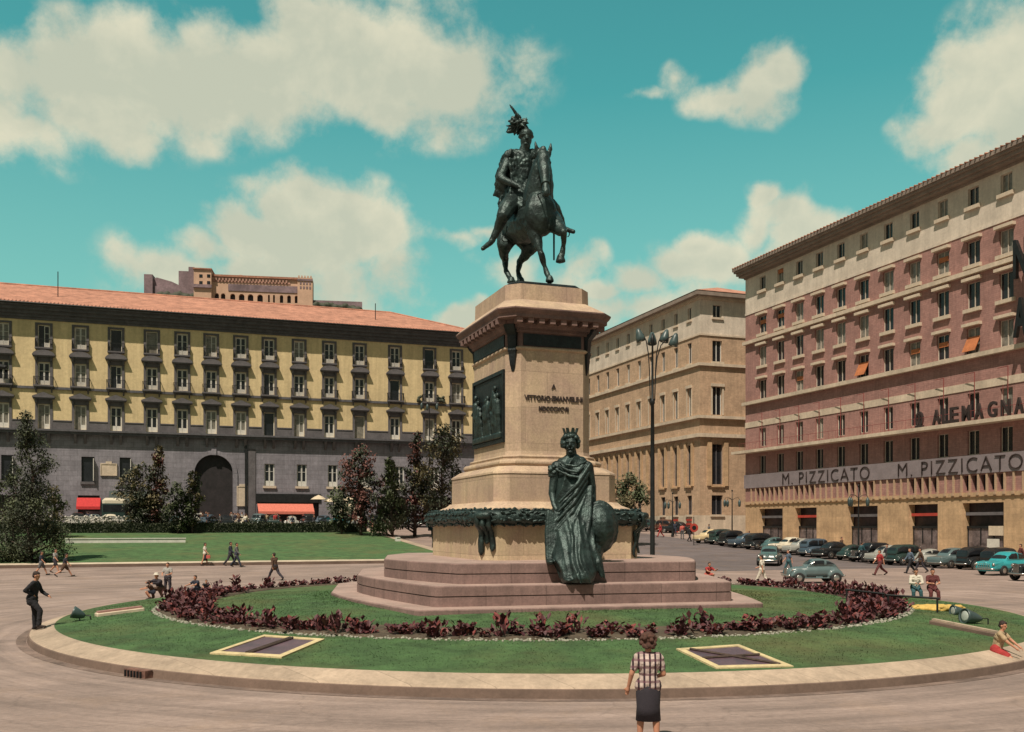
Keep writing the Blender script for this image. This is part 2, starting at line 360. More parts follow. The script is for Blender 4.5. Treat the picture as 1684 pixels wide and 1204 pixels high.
def bronze(name, dark, light, k=2.5):
    m = mat(name, dark, rough=.42, var=.2, scale=3, grain=.25, gscale=14, bump=.6, bscale=9, metal=.55, spec=.5, col2=light)
    return m
M_ = dict(
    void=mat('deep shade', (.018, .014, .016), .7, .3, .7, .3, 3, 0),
    plaza=mat('plaza dust', (.32, .238, .208), .95, .10, .35, .14, 7, .25, 12, mode='road'),
    asphalt=mat('asphalt', (.155, .128, .13), .9, .12, .5, .14, 9, .2, 25, mode='road'),
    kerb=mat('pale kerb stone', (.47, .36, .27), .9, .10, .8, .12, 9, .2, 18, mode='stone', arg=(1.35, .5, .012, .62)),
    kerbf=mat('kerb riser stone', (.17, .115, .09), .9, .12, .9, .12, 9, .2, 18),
    grass=mat('lawn', (.072, .148, .05), .95, .2, 1.3, .12, 45, .8, 60, mode='grass'),
    gutter=mat('gutter dirt', (.22, .155, .13), .95, .2, 1.2, .2, 9, .2, 20, mode='road'),
    soil=mat('bed soil', (.10, .075, .05), .95, .2, 3, .25, 30, .6, 25),
    stone=mat('pedestal granite', (.57, .43, .285), .78, .12, .9, .2, 16, .2, 25, col2=(.44, .31, .235), mode='stone', arg=(1.5, 1.15, .008, .60)),
    block=mat('base travertine', (.60, .48, .30), .8, .12, .8, .16, 14, .2, 25, col2=(.52, .37, .27), mode='stone', arg=(2.3, 2.2, .01, .6)),
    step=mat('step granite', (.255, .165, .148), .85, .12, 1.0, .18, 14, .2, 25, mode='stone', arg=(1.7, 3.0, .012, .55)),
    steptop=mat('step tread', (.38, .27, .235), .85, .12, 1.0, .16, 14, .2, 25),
    bronze=bronze('statue bronze', (.016, .024, .024), (.052, .082, .076)),
    bronzed=bronze('dark relief bronze', (.010, .013, .015), (.028, .036, .038)),
    letter=mat('bronze letter', (.035, .022, .02), .6, .1, 3, 0, 30, 0),
    yellow=mat('yellow stucco', (.70, .55, .31), .9, .09, .35, .12, 3, .12, 10, mode='streak'),
    grey=mat('grey ashlar', (.25, .235, .265), .9, .12, .5, .14, 3, .2, 8, mode='stone', arg=(1.6, .62, .02, .62)),
    trim=mat('grey trim stone', (.125, .115, .122), .88, .15, .8, .15, 6, .2, 12),
    cornice_shade=mat('granite in painted shade', (.24, .145, .125), .85, .2, 1.2, .2, 16, .25, 25, col2=(.11, .07, .065)),  # shade under the cornice is put into this darker granite colour
    cornice=mat('eaves timber and stone', (.105, .102, .112), .88, .15, 1.2, .2, 6, .2, 12),
    roof=mat('terracotta roof tiles', (.50, .235, .16), .9, .16, .9, .2, 5, .4, 8, mode='tile', arg=2.4),
    roofr=mat('brown roof tiles', (.42, .20, .13), .9, .16, .9, .2, 5, .4, 8, mode='tile', arg=2.4),
    curtain=mat('curtained glass', (.21, .195, .165), .3, .3, 1.5, .1, 8, 0),
    glass=mat('window glass', (.018, .02, .024), .16, .3, .6, 0, 3, 0),
    white=mat('white window paint', (.62, .60, .55), .6, .08, 2, .08, 20, 0),
    brick=mat('red brick', (.40, .215, .185), .9, .10, .5, .16, 4, .2, 10, mode='brick', arg=(.5, .16, .02, .8)),
    cream=mat('cream stone', (.62, .51, .39), .88, .08, .5, .12, 4, .12, 10, mode='streak'),
    creamw=mat('pale attic stucco', (.66, .57, .47), .88, .08, .5, .12, 4, .12, 10, mode='streak'),
    soffit=mat('weathered cornice', (.26, .205, .17), .9, .12, .8, .14, 5, .15, 10),
    ochre=mat('ochre travertine', (.56, .375, .22), .88, .12, .6, .14, 4, .15, 10, mode='stone', arg=(1.3, .5, .012, .78)),
    tan=mat('tan brick cladding', (.56, .385, .255), .9, .11, .6, .15, 4, .2, 10, mode='brick', arg=(.5, .16, .02, .85)),
    violet=mat('grey enamel fascia', (.245, .205, .215), .6, .08, 1, .10, 6, 0),
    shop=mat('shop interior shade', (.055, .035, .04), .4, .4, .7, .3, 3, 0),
    shopg=mat('shop glass', (.17, .135, .135), .2, .35, .8, .3, 4, 0),
    orange=mat('orange shutter', (.45, .15, .055), .8, .12, 2, .1, 10, 0),
    redd=mat('dark red paint', (.23, .05, .045), .6, .1, 2, .1, 10, 0),
    redp=mat('red paint', (.42, .05, .035), .6, .1, 2, .1, 10, 0),
    iron=mat('black iron', (.022, .024, .025), .5, .2, 3, .15, 20, .1, 20, metal=.4),
    lampg=mat('green lamp enamel', (.055, .085, .085), .4, .2, 3, .1, 20, 0),
    rubber=mat('tyre rubber', (.016, .015, .015), .8, .1, 5, 0, 10, 0),
    chrome=mat('chrome', (.55, .53, .50), .25, .1, 4, 0, 10, 0, metal=.9),
    leafd=mat('dark foliage', (.052, .062, .034), .7, .3, 6, .3, 20, 0, col2=(.03, .036, .022)),
    leafm=mat('green foliage', (.085, .105, .045), .7, .3, 6, .3, 20, 0, col2=(.05, .06, .03)),
    leafr=mat('bronze red foliage', (.17, .052, .042), .7, .3, 6, .3, 20, 0, col2=(.075, .04, .03)),
    leafy=mat('olive foliage', (.17, .14, .07), .7, .3, 6, .3, 20, 0, col2=(.10, .085, .045)),
    bark=mat('bark', (.075, .05, .04), .9, .2, 6, .2, 20, .4, 20),
    flow=mat('purple red leaf', (.10, .026, .026), .6, .3, 8, .3, 20, 0, col2=(.05, .014, .022)),
    flow2=mat('bright red leaf', (.20, .045, .04), .6, .3, 8, .3, 20, 0),
    pebble=mat('pale edging stone', (.34, .335, .27), .9, .2, 6, .25, 20, .4, 20),
    skin=mat('skin', (.50, .24, .15), .6, .06, 6, .05, 30, 0),
    hair=mat('dark hair', (.035, .018, .014), .7, .2, 20, .3, 60, .5, 60),
    hairb=mat('brown hair', (.10, .042, .028), .7, .25, 25, .3, 60, .6, 70),
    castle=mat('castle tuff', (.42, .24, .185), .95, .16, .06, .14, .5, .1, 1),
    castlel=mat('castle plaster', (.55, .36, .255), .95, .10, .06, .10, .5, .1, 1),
    castled=mat('castle grey tuff', (.235, .17, .185), .95, .2, .08, .2, .6, .1, 1),  # greyer tuff of the castle
    hill=mat('hill scrub', (.16, .135, .115), .95, .3, .05, .3, .4, .2, 1),
)
def plain(name, col, rough=.85, var=.1): return mat(name, col, rough, var, 5, .12, 40, .1, 40)
def paint(name, col): return mat(name, col, .28, .04, 2, 0, 10, 0, coat=.4)
# ------------------------------------------------------------------ ground, roads, lawns (a runs along U, t along V)
TL = [-120, -60, -20, 10, 30, 40] + list(range(42, 135)) + [140, 150, 165, 180, 200, 230, 270, 330, 420, 560, 800, 1400, 2600]
def slope_t(t): return slope(0, t / V.y)
def sheet(name, a0, a1, t0, t1, dz, m, label_kind='structure', na=1, top=None):
    mb = MB(); ts = sorted({t0, t1} | {t for t in TL if t0 < t < t1})
    rings = []
    for t in ts: rings.append([(a0 + (a1 - a0) * i / na, t, slope_t(t) + dz) for i in range(na + 1)])
    mb.loft(rings, cap0=False, cap1=False, closed=False)
    mb.f = [tuple(reversed(f)) for f in mb.f]
    if top:   # raised slab: give it an edge
        for i in range(len(ts) - 1):
            for a in (a0, a1):
                p, q = ts[i], ts[i + 1]
                mb.quad((a, p, slope_t(p) + dz), (a, q, slope_t(q) + dz), (a, q, slope_t(q) + dz - top), (a, p, slope_t(p) + dz - top))
        for t in (t0, t1): mb.quad((a0, t, slope_t(t) + dz), (a1, t, slope_t(t) + dz), (a1, t, slope_t(t) + dz - top), (a0, t, slope_t(t) + dz - top))
    o = mb.build(name, m, rz=TH); props(o, kind=label_kind); return o
sheet('ground', -1500, 1500, -120, 2600, 0, M_['plaza'])
sheet('road', 35, 54.5, 57, 200, .006, M_['asphalt'])
sheet('cross_road', -90, 200, 119, 129, .005, M_['asphalt'])
sheet('pavement', 56.0, 61.5, 12, 96, .15, M_['kerb'], top=.2)
sheet('far_lawn', -110, 21.0, 71.6, 117.5, .22, M_['grass'], na=12)
sheet('lawn_kerb', -110, 21.6, 70.4, 71.6, .22, M_['cream'], top=.02)
sheet('lawn_kerb_foot', -110, 21.6, 70.3, 71.55, .195, M_['kerbf'], top=.25)  # dark riser colour stands in for the shadow at the kerb base
sheet('lawn_side_kerb', 21.0, 21.8, 71.6, 117.5, .24, M_['kerb'], top=.25)

def ring_mesh(name, radii, zf, m, n=144, kind='structure', c=ISL):
    mb = MB(); rings = [[(r * math.cos(2 * math.pi * i / n), r * math.sin(2 * math.pi * i / n), zf(r)) for i in range(n)] for r in radii]
    mb.loft(rings, cap0=False, cap1=False); o = mb.build(name, m, loc=c); props(o, kind=kind); return o
gzr = lambda r: island_z(ISL.x + r, ISL.y)
island = ring_mesh('island_lawn', [15.05, 14.5, 13.9, 13.3, 12.6, 11.9, 11, 10, 9, 8, 6, 4, 2, .01], gzr, M_['grass'])
ring_mesh('island_kerb', [15.66, 15.62, 15.54, 15.10, 15.05, 15.03], lambda r: {15.66: .165, 15.62: .20, 15.54: .222, 15.10: .345, 15.05: .35, 15.03: .25}[r], M_['kerb'])
# riser shade painted in as a darker stone colour: a thin gutter course at the foot
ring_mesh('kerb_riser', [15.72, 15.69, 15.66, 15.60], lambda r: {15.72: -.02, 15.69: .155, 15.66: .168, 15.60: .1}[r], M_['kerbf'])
ring_mesh('gutter_stain', [15.98, 15.74], lambda r: .006, M_['gutter'])

# grass blades that break up the lawn (uncountable)
def blades(name, n, rmin, rmax, h):
    mb = MB(); rnd = random.Random(3)
    for _ in range(n):
        r = math.sqrt(rnd.uniform(rmin ** 2, rmax ** 2)); a = rnd.uniform(math.pi * .95, math.pi * 2.05)
        x, y = r * math.cos(a), r * math.sin(a); z = gzr(r) - .01; q = rnd.uniform(0, 6.28)
        w = rnd.uniform(.01, .022); hh = h * rnd.uniform(.5, 1.3); dx, dy = math.cos(q) * w, math.sin(q) * w; lx, ly = rnd.uniform(-.03, .03), rnd.uniform(-.03, .03)
        mb.add([(x - dx, y - dy, z), (x + dx, y + dy, z), (x + lx, y + ly, z + hh)], [(0, 1, 2)])
    return mb.build(name, M_['grass'], loc=ISL)
props(blades('grass', 80000, 6.5, 15.0, .026), label='short mown grass blades on the near edge of the round island', cat='grass', kind='stuff')

# ------------------------------------------------------------------ monument
mon = empty('monument', MON, TH, 'tall stone pedestal on stepped platforms carrying the bronze rider', 'monument')
def octo(w, d, c, z):
    return [(-w/2 + c, -d/2, z), (w/2 - c, -d/2, z), (w/2, -d/2 + c, z), (w/2, d/2 - c, z), (w/2 - c, d/2, z), (-w/2 + c, d/2, z), (-w/2, d/2 - c, z), (-w/2, -d/2 + c, z)]
def octoloft(name, rows, m, parent=mon):
    mb = MB(); mb.loft([octo(*r) for r in rows]); return mb.build(name, m, parent)
# stepped platforms: straight front, sides that swell to the middle
TS = rad(14) - TH
def plan(wf, bf, wm, bm, z):
    k = .26; pts = []
    left = [(-wf + k, -bf), (-wf + .10, -bf + .04), (-wf + .0, -bf + .20)]
    for i in range(1, 7):
        t = i / 6; e = t ** .72
        left.append((-wf - (wm - wf) * (1 - (1 - t) ** 1.5), -bf + .20 + (bf - .20 + bm) * t))
    half = left + [(-wm + .55, bm + .9 + bf * .55), (-wf + .2, bf)]
    pts = half + [(-x, y) for x, y in reversed(half)]
    return [(x, y, z) for x, y in pts]
def platform(name, z0, z1, wf, bf, wm, bm, joint=True):
    mb = MB()
    def row(z, g=0, m=0): return plan(wf + g, bf + g, wm + g, bm, z)
    zm = (z0 + z1) / 2
    rows = [row(z0), row(zm - .018), row(zm - .012, -.05), row(zm + .012, -.05), row(zm + .018), row(z1 - .03), row(z1 - .008, -.012), row(z1, -.035)] if joint else [row(z0), row(z1 - .03), row(z1, -.03)]
    mb.loft(rows, cap0=False, cap1=False)
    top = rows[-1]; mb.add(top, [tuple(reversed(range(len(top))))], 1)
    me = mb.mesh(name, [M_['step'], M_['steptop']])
    o = link(name, me, mon); o.rotation_euler = (0, 0, TS); return o
platform('platform', .55, .92, 5.0, 7.2, 6.7, .3, False)
platform('platform', .90, 1.48, 4.42, 6.4, 5.85, .3)
platform('platform', 1.46, 2.05, 3.66, 5.6, 5.1, -1.0)
octoloft('base_block', [(5.4, 6.4, .45, 2.03), (5.4, 6.4, .45, 3.6)], M_['block'])
octoloft('sloped_course', [(5.1, 6.2, .45, 3.58), (5.0, 6.15, .45, 3.66), (4.55, 5.8, .42, 3.76), (4.32, 5.62, .40, 3.86)], M_['stone'])
octoloft('lower_die', [(4.2, 5.5, .40, 3.85), (4.2, 5.5, .40, 4.74)], M_['stone'])
octoloft('upper_slope', [(4.24, 5.54, .40, 4.74), (4.22, 5.5, .40, 4.80), (3.78, 5.05, .40, 4.96), (3.6, 4.85, .40, 5.0)], M_['stone'])
def bulge(w, d, c, z0, z1, e, n=7):
    return [(w + 2 * e * math.sin(math.pi * i / n), d + 2 * e * math.sin(math.pi * i / n), c, z0 + (z1 - z0) * (1 - math.cos(math.pi * i / n)) / 2) for i in range(n + 1)]
octoloft('torus_moulding', [(3.3, 4.5, .38, 4.98)] + bulge(3.34, 4.56, .4, 5.0, 5.22, .11) + [(3.2, 4.45, .4, 5.23), (3.2, 4.45, .4, 5.27)] + bulge(3.1, 4.32, .4, 5.27, 5.36, .05) + [(2.98, 4.2, .39, 5.38), (2.94, 4.15, .39, 5.5)], M_['stone'])
shaft = octoloft('shaft', [(2.94, 4.15, .39, 5.48), (2.94, 4.15, .39, 8.74)], M_['stone'])
octoloft('string_moulding', [(2.96, 4.17, .39, 8.72), (3.08, 4.29, .39, 8.76), (3.08, 4.29, .39, 8.80), (3.0, 4.2, .39, 8.84)], M_['stone'])
octoloft('frieze', [(2.92, 4.13, .39, 8.82), (2.92, 4.13, .39, 9.3)], M_['cornice_shade'])
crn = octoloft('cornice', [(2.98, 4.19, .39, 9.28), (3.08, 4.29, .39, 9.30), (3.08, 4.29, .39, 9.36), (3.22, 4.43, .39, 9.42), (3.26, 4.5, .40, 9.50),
    (3.34, 4.6, .40, 9.52), (3.34, 4.6, .40, 9.64), (3.74, 5.3, .42, 9.66), (3.74, 5.3, .42, 9.76), (3.84, 5.42, .42, 9.82), (3.92, 5.52, .43, 9.90), (3.92, 5.52, .43, 9.94)], M_['cornice_shade'])
octoloft('cornice_slope', [(3.90, 5.5, .43, 9.93), (3.85, 5.45, .43, 9.97), (3.05, 4.3, .40, 10.32)], M_['stone'])
mb = MB()
mb.box(-.09, .09, -.15, .15, 9.5, 9.655); mod = mb.mesh('modillion', M_['cornice_shade'])
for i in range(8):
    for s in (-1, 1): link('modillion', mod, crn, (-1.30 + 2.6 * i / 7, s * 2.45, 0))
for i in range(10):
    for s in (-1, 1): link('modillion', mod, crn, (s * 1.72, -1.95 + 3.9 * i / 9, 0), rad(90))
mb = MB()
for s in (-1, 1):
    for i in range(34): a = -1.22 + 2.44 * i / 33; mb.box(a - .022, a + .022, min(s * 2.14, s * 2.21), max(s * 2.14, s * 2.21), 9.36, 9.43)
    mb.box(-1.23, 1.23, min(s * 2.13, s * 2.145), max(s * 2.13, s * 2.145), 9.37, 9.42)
mb.build('dentil_course', M_['cornice_shade'], crn)
octoloft('cap_block', [(2.95, 4.1, .39, 10.30), (2.92, 4.05, .39, 10.36), (2.9, 4.02, .39, 10.86)], M_['stone'])
octoloft('bronze_plinth', [(2.62, 3.74, .3, 10.85), (2.62, 3.74, .3, 10.92), (2.5, 3.6, .3, 10.97), (2.46, 3.56, .3, 11.0)], M_['bronzed'])
# corner consoles under the cornice, at the cut corners
for sx in (-1, 1):
    for sy in (-1, 1):
        R = Matrix.Rotation(math.atan2(sy, sx) + 0, 4, 'Z'); cx, cy = sx * (1.47 - .195), sy * (2.075 - .195)
        T = Matrix.Translation((cx, cy, 0)) @ R
        mb = MB(T)
        mb.loft([[(-.05, -w, z), (e, -w, z), (e, w, z), (-.05, w, z)] for z, e, w in ((8.05, .02, .04), (8.25, .07, .08), (8.6, .09, .12), (8.72, .12, .14), (8.82, .10, .14), (9.2, .13, .15), (9.34, .26, .17), (9.5, .36, .18))])
        mb.build('corner_console', M_['bronzed'], mon)
# frieze panels and side reliefs
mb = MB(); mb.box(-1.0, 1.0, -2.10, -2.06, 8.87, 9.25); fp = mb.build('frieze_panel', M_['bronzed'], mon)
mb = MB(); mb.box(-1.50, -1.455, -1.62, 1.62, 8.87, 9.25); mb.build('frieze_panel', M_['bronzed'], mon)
mb = MB(); mb.box(-1.50, -1.46, -1.60, 1.60, 5.86, 8.08)
for z0, z1, b0, b1 in ((5.80, 5.92, -1.66, 1.66), (8.02, 8.14, -1.66, 1.66), (5.92, 8.02, -1.66, -1.56), (5.92, 8.02, 1.56, 1.66)): mb.box(-1.55, -1.462, b0, b1, z0, z1)
relief = mb.build('relief_panel', M_['bronzed'], mon)
mb = MB(); rnd = random.Random(5)
mb.box(-1.60, -1.49, -1.5, 1.5, 5.95, 6.12)
for i, b in enumerate((-1.3, -1.05, -.8, -.35, -.1, .2, .5, .7, 1.0, 1.25)):
    h = rnd.uniform(.75, 1.55); zf = 6.1; lean = rnd.uniform(-.12, .12)
    mb.cap((-1.52, b, zf), .06, (-1.55, b + lean, zf + h * .5), .10); mb.cap((-1.52, b + .13, zf), .06, (-1.55, b + lean, zf + h * .5), .10)
    mb.cap((-1.55, b + lean, zf + h * .5), .13, (-1.57, b + lean * 1.4, zf + h * .82), .12); mb.ell((-1.58, b + lean * 1.6, zf + h), (.07, .08, .10))
    mb.cap((-1.56, b + lean, zf + h * .8), .05, (-1.6, b + .28, zf + h * rnd.uniform(.5, 1.0)), .04)
mb.ell((-1.53, -.35, 7.05), (.10, .42, .22)); mb.cap((-1.55, -.62, 7.1), .13, (-1.57, -.85, 7.45), .08); mb.cap((-1.57, -.82, 7.45), .08, (-1.57, -1.05, 7.3), .05)
for b in (-.6, -.5, -.1, 0): mb.cap((-1.53, b, 6.9), .06, (-1.53, b - .06, 6.3), .04)
link('relief_figures', remesh(mb, 'relief_figures', M_['bronze'], .022, 1), relief)
# laurel garland round the base block, and its ribbons
mb = MB(); rnd = random.Random(11)
per = octo(5.5, 6.5, .5, 3.36)
for i in range(8):
    p, q = Vector(per[i]), Vector(per[(i + 1) % 8]); mb.cap(p, .24, q, .24, 12)
    L_ = (q - p).length; n = int(L_ / .13)
    nrm = (q - p).cross(Vector((0, 0, 1))).normalized()
    for k in range(n):
        for j in range(5):
            an = rad(-60 + 45 * j + rnd.uniform(-12, 12)); c = p.lerp(q, (k + rnd.random()) / n) + (nrm * math.cos(an) + Vector((0, 0, 1)) * math.sin(an)) * .25
            d = ((q - p).normalized() + (nrm * math.cos(an) + Vector((0, 0, 1)) * math.sin(an)) * rnd.uniform(-.4, .5) + Vector((0, 0, rnd.uniform(-.6, .6)))).normalized()
            mb.cap(c - d * .06, .045, c + d * .06, .03, 6)
gar = link('laurel_garland', mb.mesh('laurel_garland', M_['bronze'], True), mon)
def ribbon(a, b, w, z0=2.25, ang=0):
    m2 = MB(Matrix.Translation((a, b, 0)) @ Matrix.Rotation(ang, 4, 'Z'))
    rnd = random.Random(int(a * 10 + b))
    for j, xo in enumerate((-.5, -.05, .42)):
        rows = []; zend = z0 + (.0, .35, .12)[j] 
        for k in range(13):
            z = 3.5 - (3.5 - zend) * k / 12; y = -.34 if z > 3.1 else -.34 + min(.26, (3.1 - z) * 1.4)
            y += .03 * math.sin(z * 9 + j * 2); x = xo * w * .8 + .012 * math.sin(z * 5 + j)
            hw = .2 * w if k < 12 else .03
            rows.append([(x - hw, y, z), (x, y - .045, z), (x + hw, y, z), (x + hw * .7, y + .03, z), (x - hw * .7, y + .03, z)])
        m2.loft(rows)
    m2.cap((-.12, -.34, 3.42), .12, (.14, -.34, 3.42), .12)
    m2.build('ribbon', M_['bronze'], gar, True)
ribbon(-2.7 + .225, -3.2 + .225, .5, 2.2, rad(-45)); ribbon(2.7 - .225, -3.2 + .225, .42, 2.1, rad(45))
ribbon(-2.7 + .225, 3.2 - .225, .5, 2.2, rad(-135)); ribbon(2.7 - .225, 3.2 - .225, .42, 2.1, rad(135))
ins = None
for body, h, z, wid in (('A', .15, 7.52, None), ('VITTORIO\u00b7EMANVELE\u00b7II', .175, 7.12, 2.02), ('MDCCCXCVII', .15, 6.80, 1.03)):
    me = text_mesh(body, h, .05, M_['letter'], 'inscription', offset=.02); w = me['w']
    k = (wid / w) if wid else 1
    o = link('inscription', me, mon); o.scale = (k, 1, 1); o.location = (-w * k / 2 + .04, -2.085, z)

# ------------------------------------------------------------------ equestrian bronze
def MQ(px, py, b):       # monument frame: depth b behind the centre, column and row give the rest
    k = (px - CX) / F; a = (k * (MON.y + b * V.y) - MON.x - b * V.x) / (U.x - k * U.y)
    Y = MON.y + a * U.y + b * V.y
    return Vector((a, b, EYE + (HZ - py) * Y / F))
eq = empty('equestrian_statue', MON + Vector((0, 0, 10.99)), TH, 'dark bronze rider with plumed helmet on a walking horse atop the pedestal', 'statue')
OFF = Vector((0, 0, 10.99))
def Q(px, py, b): return MQ(px, py, b) - OFF
H = MB()
def C(mbx, p, q, n=10): mbx.cap(Q(*p[:3]), p[3], Q(*q[:3]), q[3], n)
def chain(mbx, *ps):
    for p, q in zip(ps, ps[1:]): C(mbx, p, q)
# horse: trunk
chain(H, (886, 360, -1.25, .54), (873, 366, -.4, .64), (861, 369, .5, .68), (849, 366, 1.3, .66))
chain(H, (868, 330, -.2, .45), (852, 338, 1.0, .48))
H.ell(Q(889, 352, -1.35), (.56, .45, .74)); H.ell(Q(843, 370, 1.45), (.60, .5, .66))
# neck, head
chain(H, (884, 332, -1.0, .53), (888, 302, -1.2, .46), (891, 274, -1.4, .33), (892, 257, -1.5, .20))
chain(H, (893, 255, -1.62, .21), (895, 280, -1.98, .195), (897, 304, -2.22, .115), (898, 318, -2.30, .125))
H.ell(Q(894, 277, -1.86), (.19, .25, .24)); H.ell(Q(893, 247, -1.6), (.12, .14, .14))
chain(H, (884, 254, -1.55, .085), (882, 243, -1.58, .075), (880, 232, -1.6, .015)); chain(H, (902, 255, -1.55, .085), (905, 245, -1.58, .075), (906, 235, -1.6, .015))
for s in (-1, 1): H.ell(Q(895 + s * 10, 268, -1.78), (.05, .07, .06))
for k in range(9):    # mane
    y = 254 + k * 9; chain(H, (898 + k * .2, y, -1.3 + k * .07, .09), (904, y + 12, -1.28 + k * .07, .04))
# legs
chain(H, (878, 368, -1.2, .36), (882, 394, -1.28, .21), (888, 412, -1.45, .105), (890, 418, -1.46, .115), (896, 440, -1.38, .072), (899, 448, -1.42, .10), (902, 455, -1.5, .085), (904, 461, -1.55, .12))
H.lathe([(.15, -.12), (.145, -.06), (.11, .04), (.08, .1)], 10, Q(904, 458, -1.56))
chain(H, (905, 362, -1.2, .38), (922, 378, -1.95, .21), (927, 382, -2.25, .12), (927, 403, -1.98, .075), (925, 412, -1.95, .095), (923, 422, -1.93, .10))
H.lathe([(.17, -.14), (.16, -.06), (.11, .08), (.08, .14)], 10, Q(922, 425, -1.92))
chain(H, (836, 386, 1.45, .44), (830, 402, 1.2, .29), (828, 418, 1.5, .17), (831, 428, 1.8, .125), (832, 446, 1.55, .085), (836, 452, 1.42, .10), (840, 460, 1.3, .11))
H.lathe([(.16, -.12), (.15, -.05), (.11, .05), (.08, .1)], 10, Q(841, 460, 1.25))
chain(H, (864, 388, 1.45, .48), (871, 406, 1.15, .31), (864, 420, 1.4, .19), (855, 430, 1.7, .125), (852, 446, 1.4, .085), (853, 452, 1.3, .10), (855, 460, 1.15, .11))
H.lathe([(.16, -.12), (.15, -.05), (.11, .05), (.08, .1)], 10, Q(856, 460, 1.12))
# tail
chain(H, (846, 340, 2.0, .14), (838, 362, 2.35, .20), (834, 396, 2.35, .17), (833, 420, 2.2, .06))
horse = link('horse', remesh(H, 'horse', M_['bronze'], .032, 3, .05, .22), eq)
# rider
R_ = MB()
chain(R_, (858, 326, .15, .40), (856, 300, .1, .34), (855, 275, .05, .38)); chain(R_, (838, 262, .05, .19), (873, 260, .05, .19)); R_.ell(Q(856, 268, -.03), (.42, .26, .3))
chain(R_, (861, 252, 0, .19), (864, 240, -.03, .17)); R_.ell(Q(865, 231, -.05), (.20, .22, .25)); R_.ell(Q(866, 240, -.14), (.13, .13, .12)); R_.ell(Q(867, 230, -.22), (.04, .08, .06)); R_.ell(Q(866, 237, -.24), (.11, .06, .04))
chain(R_, (836, 264, .05, .19), (823, 292, 0, .165)); chain(R_, (823, 293, 0, .15), (845, 303, -.45, .10), (852, 306, -.6, .085))
chain(R_, (875, 263, .05, .18), (884, 290, -.15, .15), (872, 308, -.7, .10), (868, 310, -.85, .085))
for k in range(4):
    p = Q(853, 303 + k * 1.6, -.62 - k * .02); R_.cap(p, .028, p + Vector((.10, -.05, -.03 - .01 * k)), .022, 6)
    p = Q(867, 307 + k * 1.6, -.88); R_.cap(p, .028, p + Vector((-.09, -.04, -.03 - .01 * k)), .022, 6)
# legs
chain(R_, (850, 326, .1, .36), (834, 342, -.55, .29), (828, 354, -.65, .24)); chain(R_, (828, 354, -.62, .22), (818, 378, -.3, .145), (808, 398, -.2, .10), (794, 409, -.65, .075))
chain(R_, (872, 328, .1, .30), (904, 336, -.55, .23), (913, 344, -.6, .19)); chain(R_, (913, 344, -.6, .185), (922, 362, -.35, .14), (927, 376, -.2, .095), (943, 381, -.6, .075))
rider = link('rider', remesh(R_, 'rider', M_['bronze'], .028, 2, .03, .15), eq)
# coat, cape and its folds
K = MB()
chain(K, (856, 268, .05, .42), (855, 300, .15, .41), (852, 322, .2, .52)); chain(K, (838, 258, .05, .24), (876, 257, .05, .24))
chain(K, (834, 262, .2, .22), (826, 292, .45, .24), (820, 318, .7, .15), (812, 321, .75, .05)); chain(K, (828, 290, .3, .22), (828, 322, .6, .16), (822, 330, .7, .05))
chain(K, (850, 318, .0, .34), (838, 340, -.35, .25), (832, 352, -.3, .12)); chain(K, (858, 315, -.1, .3), (862, 342, -.5, .30), (874, 348, -.75, .10))
chain(K, (832, 335, .5, .3), (824, 352, .8, .12))
for i in range(7):
    a = i * 5; chain(K, (838 + a, 262, -.28 - .02 * abs(3 - i), .05), (842 + a * .8, 296, -.30, .05), (836 + a * 1.2, 338, -.45 + .05 * i * 0, .05))
coat = link('coat', remesh(K, 'coat', M_['bronze'], .03, 1, .11, .13), rider)
for s in (-1, 1):
    e = MB()
    for k in range(9):
        p = Q(838 if s < 0 else 876, 254, 0) + Vector((s * .05 + .03 * math.cos(k), .18 * math.sin(k * .7) - .05, 0)); e.cap(p + Vector((0, 0, .05)), .06, p + Vector((s * .06, 0, -.14)), .03, 6)
    e.build('epaulette', M_['bronze'], rider, True)
W = MB()
W.ell(Q(865, 222, -.03), (.25, .29, .20)); W.cap(Q(866, 226, -.2), .10, Q(867, 227, -.34), .04); W.ell(Q(862, 216, 0), (.05, .24, .12))
W.lathe([(.27, -.02), (.28, 0), (.25, .03)], 16, Q(865, 225, -.03))
hel = link('helmet', remesh(W, 'helmet', M_['bronze'], .02, 1), rider)
Pm = MB(); rnd = random.Random(9)
chain(Pm, (860, 214, .05, .05), (855, 203, .1, .05))
for k in range(90):
    ang = rnd.uniform(0, 6.28); rr = rnd.uniform(.03, .25); c0 = Q(852, 204, .1)
    c = c0 + Vector((rr * math.cos(ang) * 1.15, rnd.uniform(-.18, .18), rr * math.sin(ang))); d = (c - c0).normalized()
    Pm.cap(c, .085, c + d * rnd.uniform(.06, .16) + Vector((0, 0, -.04)), .02, 7)
chain(Pm, (846, 207, .1, .07), (833, 207, .1, .02)); chain(Pm, (848, 214, .1, .08), (836, 217, .1, .06)); chain(Pm, (846, 200, .1, .05), (836, 200, .1, .02)); chain(Pm, (862, 200, .1, .05), (866, 194, .1, .02))
chain(Pm, (853, 196, .1, .035), (848, 186, .1, .055), (841, 176, .1, .042), (838, 172, .1, .015))
link('plume', remesh(Pm, 'plume', M_['bronze'], .018, 1, .03, .06), hel)
sc = MB(); chain(sc, (908, 372, .1, .03), (911, 386, .1, .035), (911, 427, .15, .03)); sc.build('scabbard', M_['bronze'], rider, True)
rn = MB(); chain(rn, (852, 308, -.62, .02), (880, 322, -1.3, .02), (892, 316, -2.25, .02)); chain(rn, (868, 311, -.88, .02), (890, 322, -1.5, .02), (903, 316, -2.25, .02))
for y, r in ((302, .135),): rn.lathe([(r - .02, -.02), (r + .012, -.02), (r + .012, .02), (r - .02, .02)], 14, Q(897, y, -2.2), R=Matrix.Rotation(rad(-22), 3, 'X'))
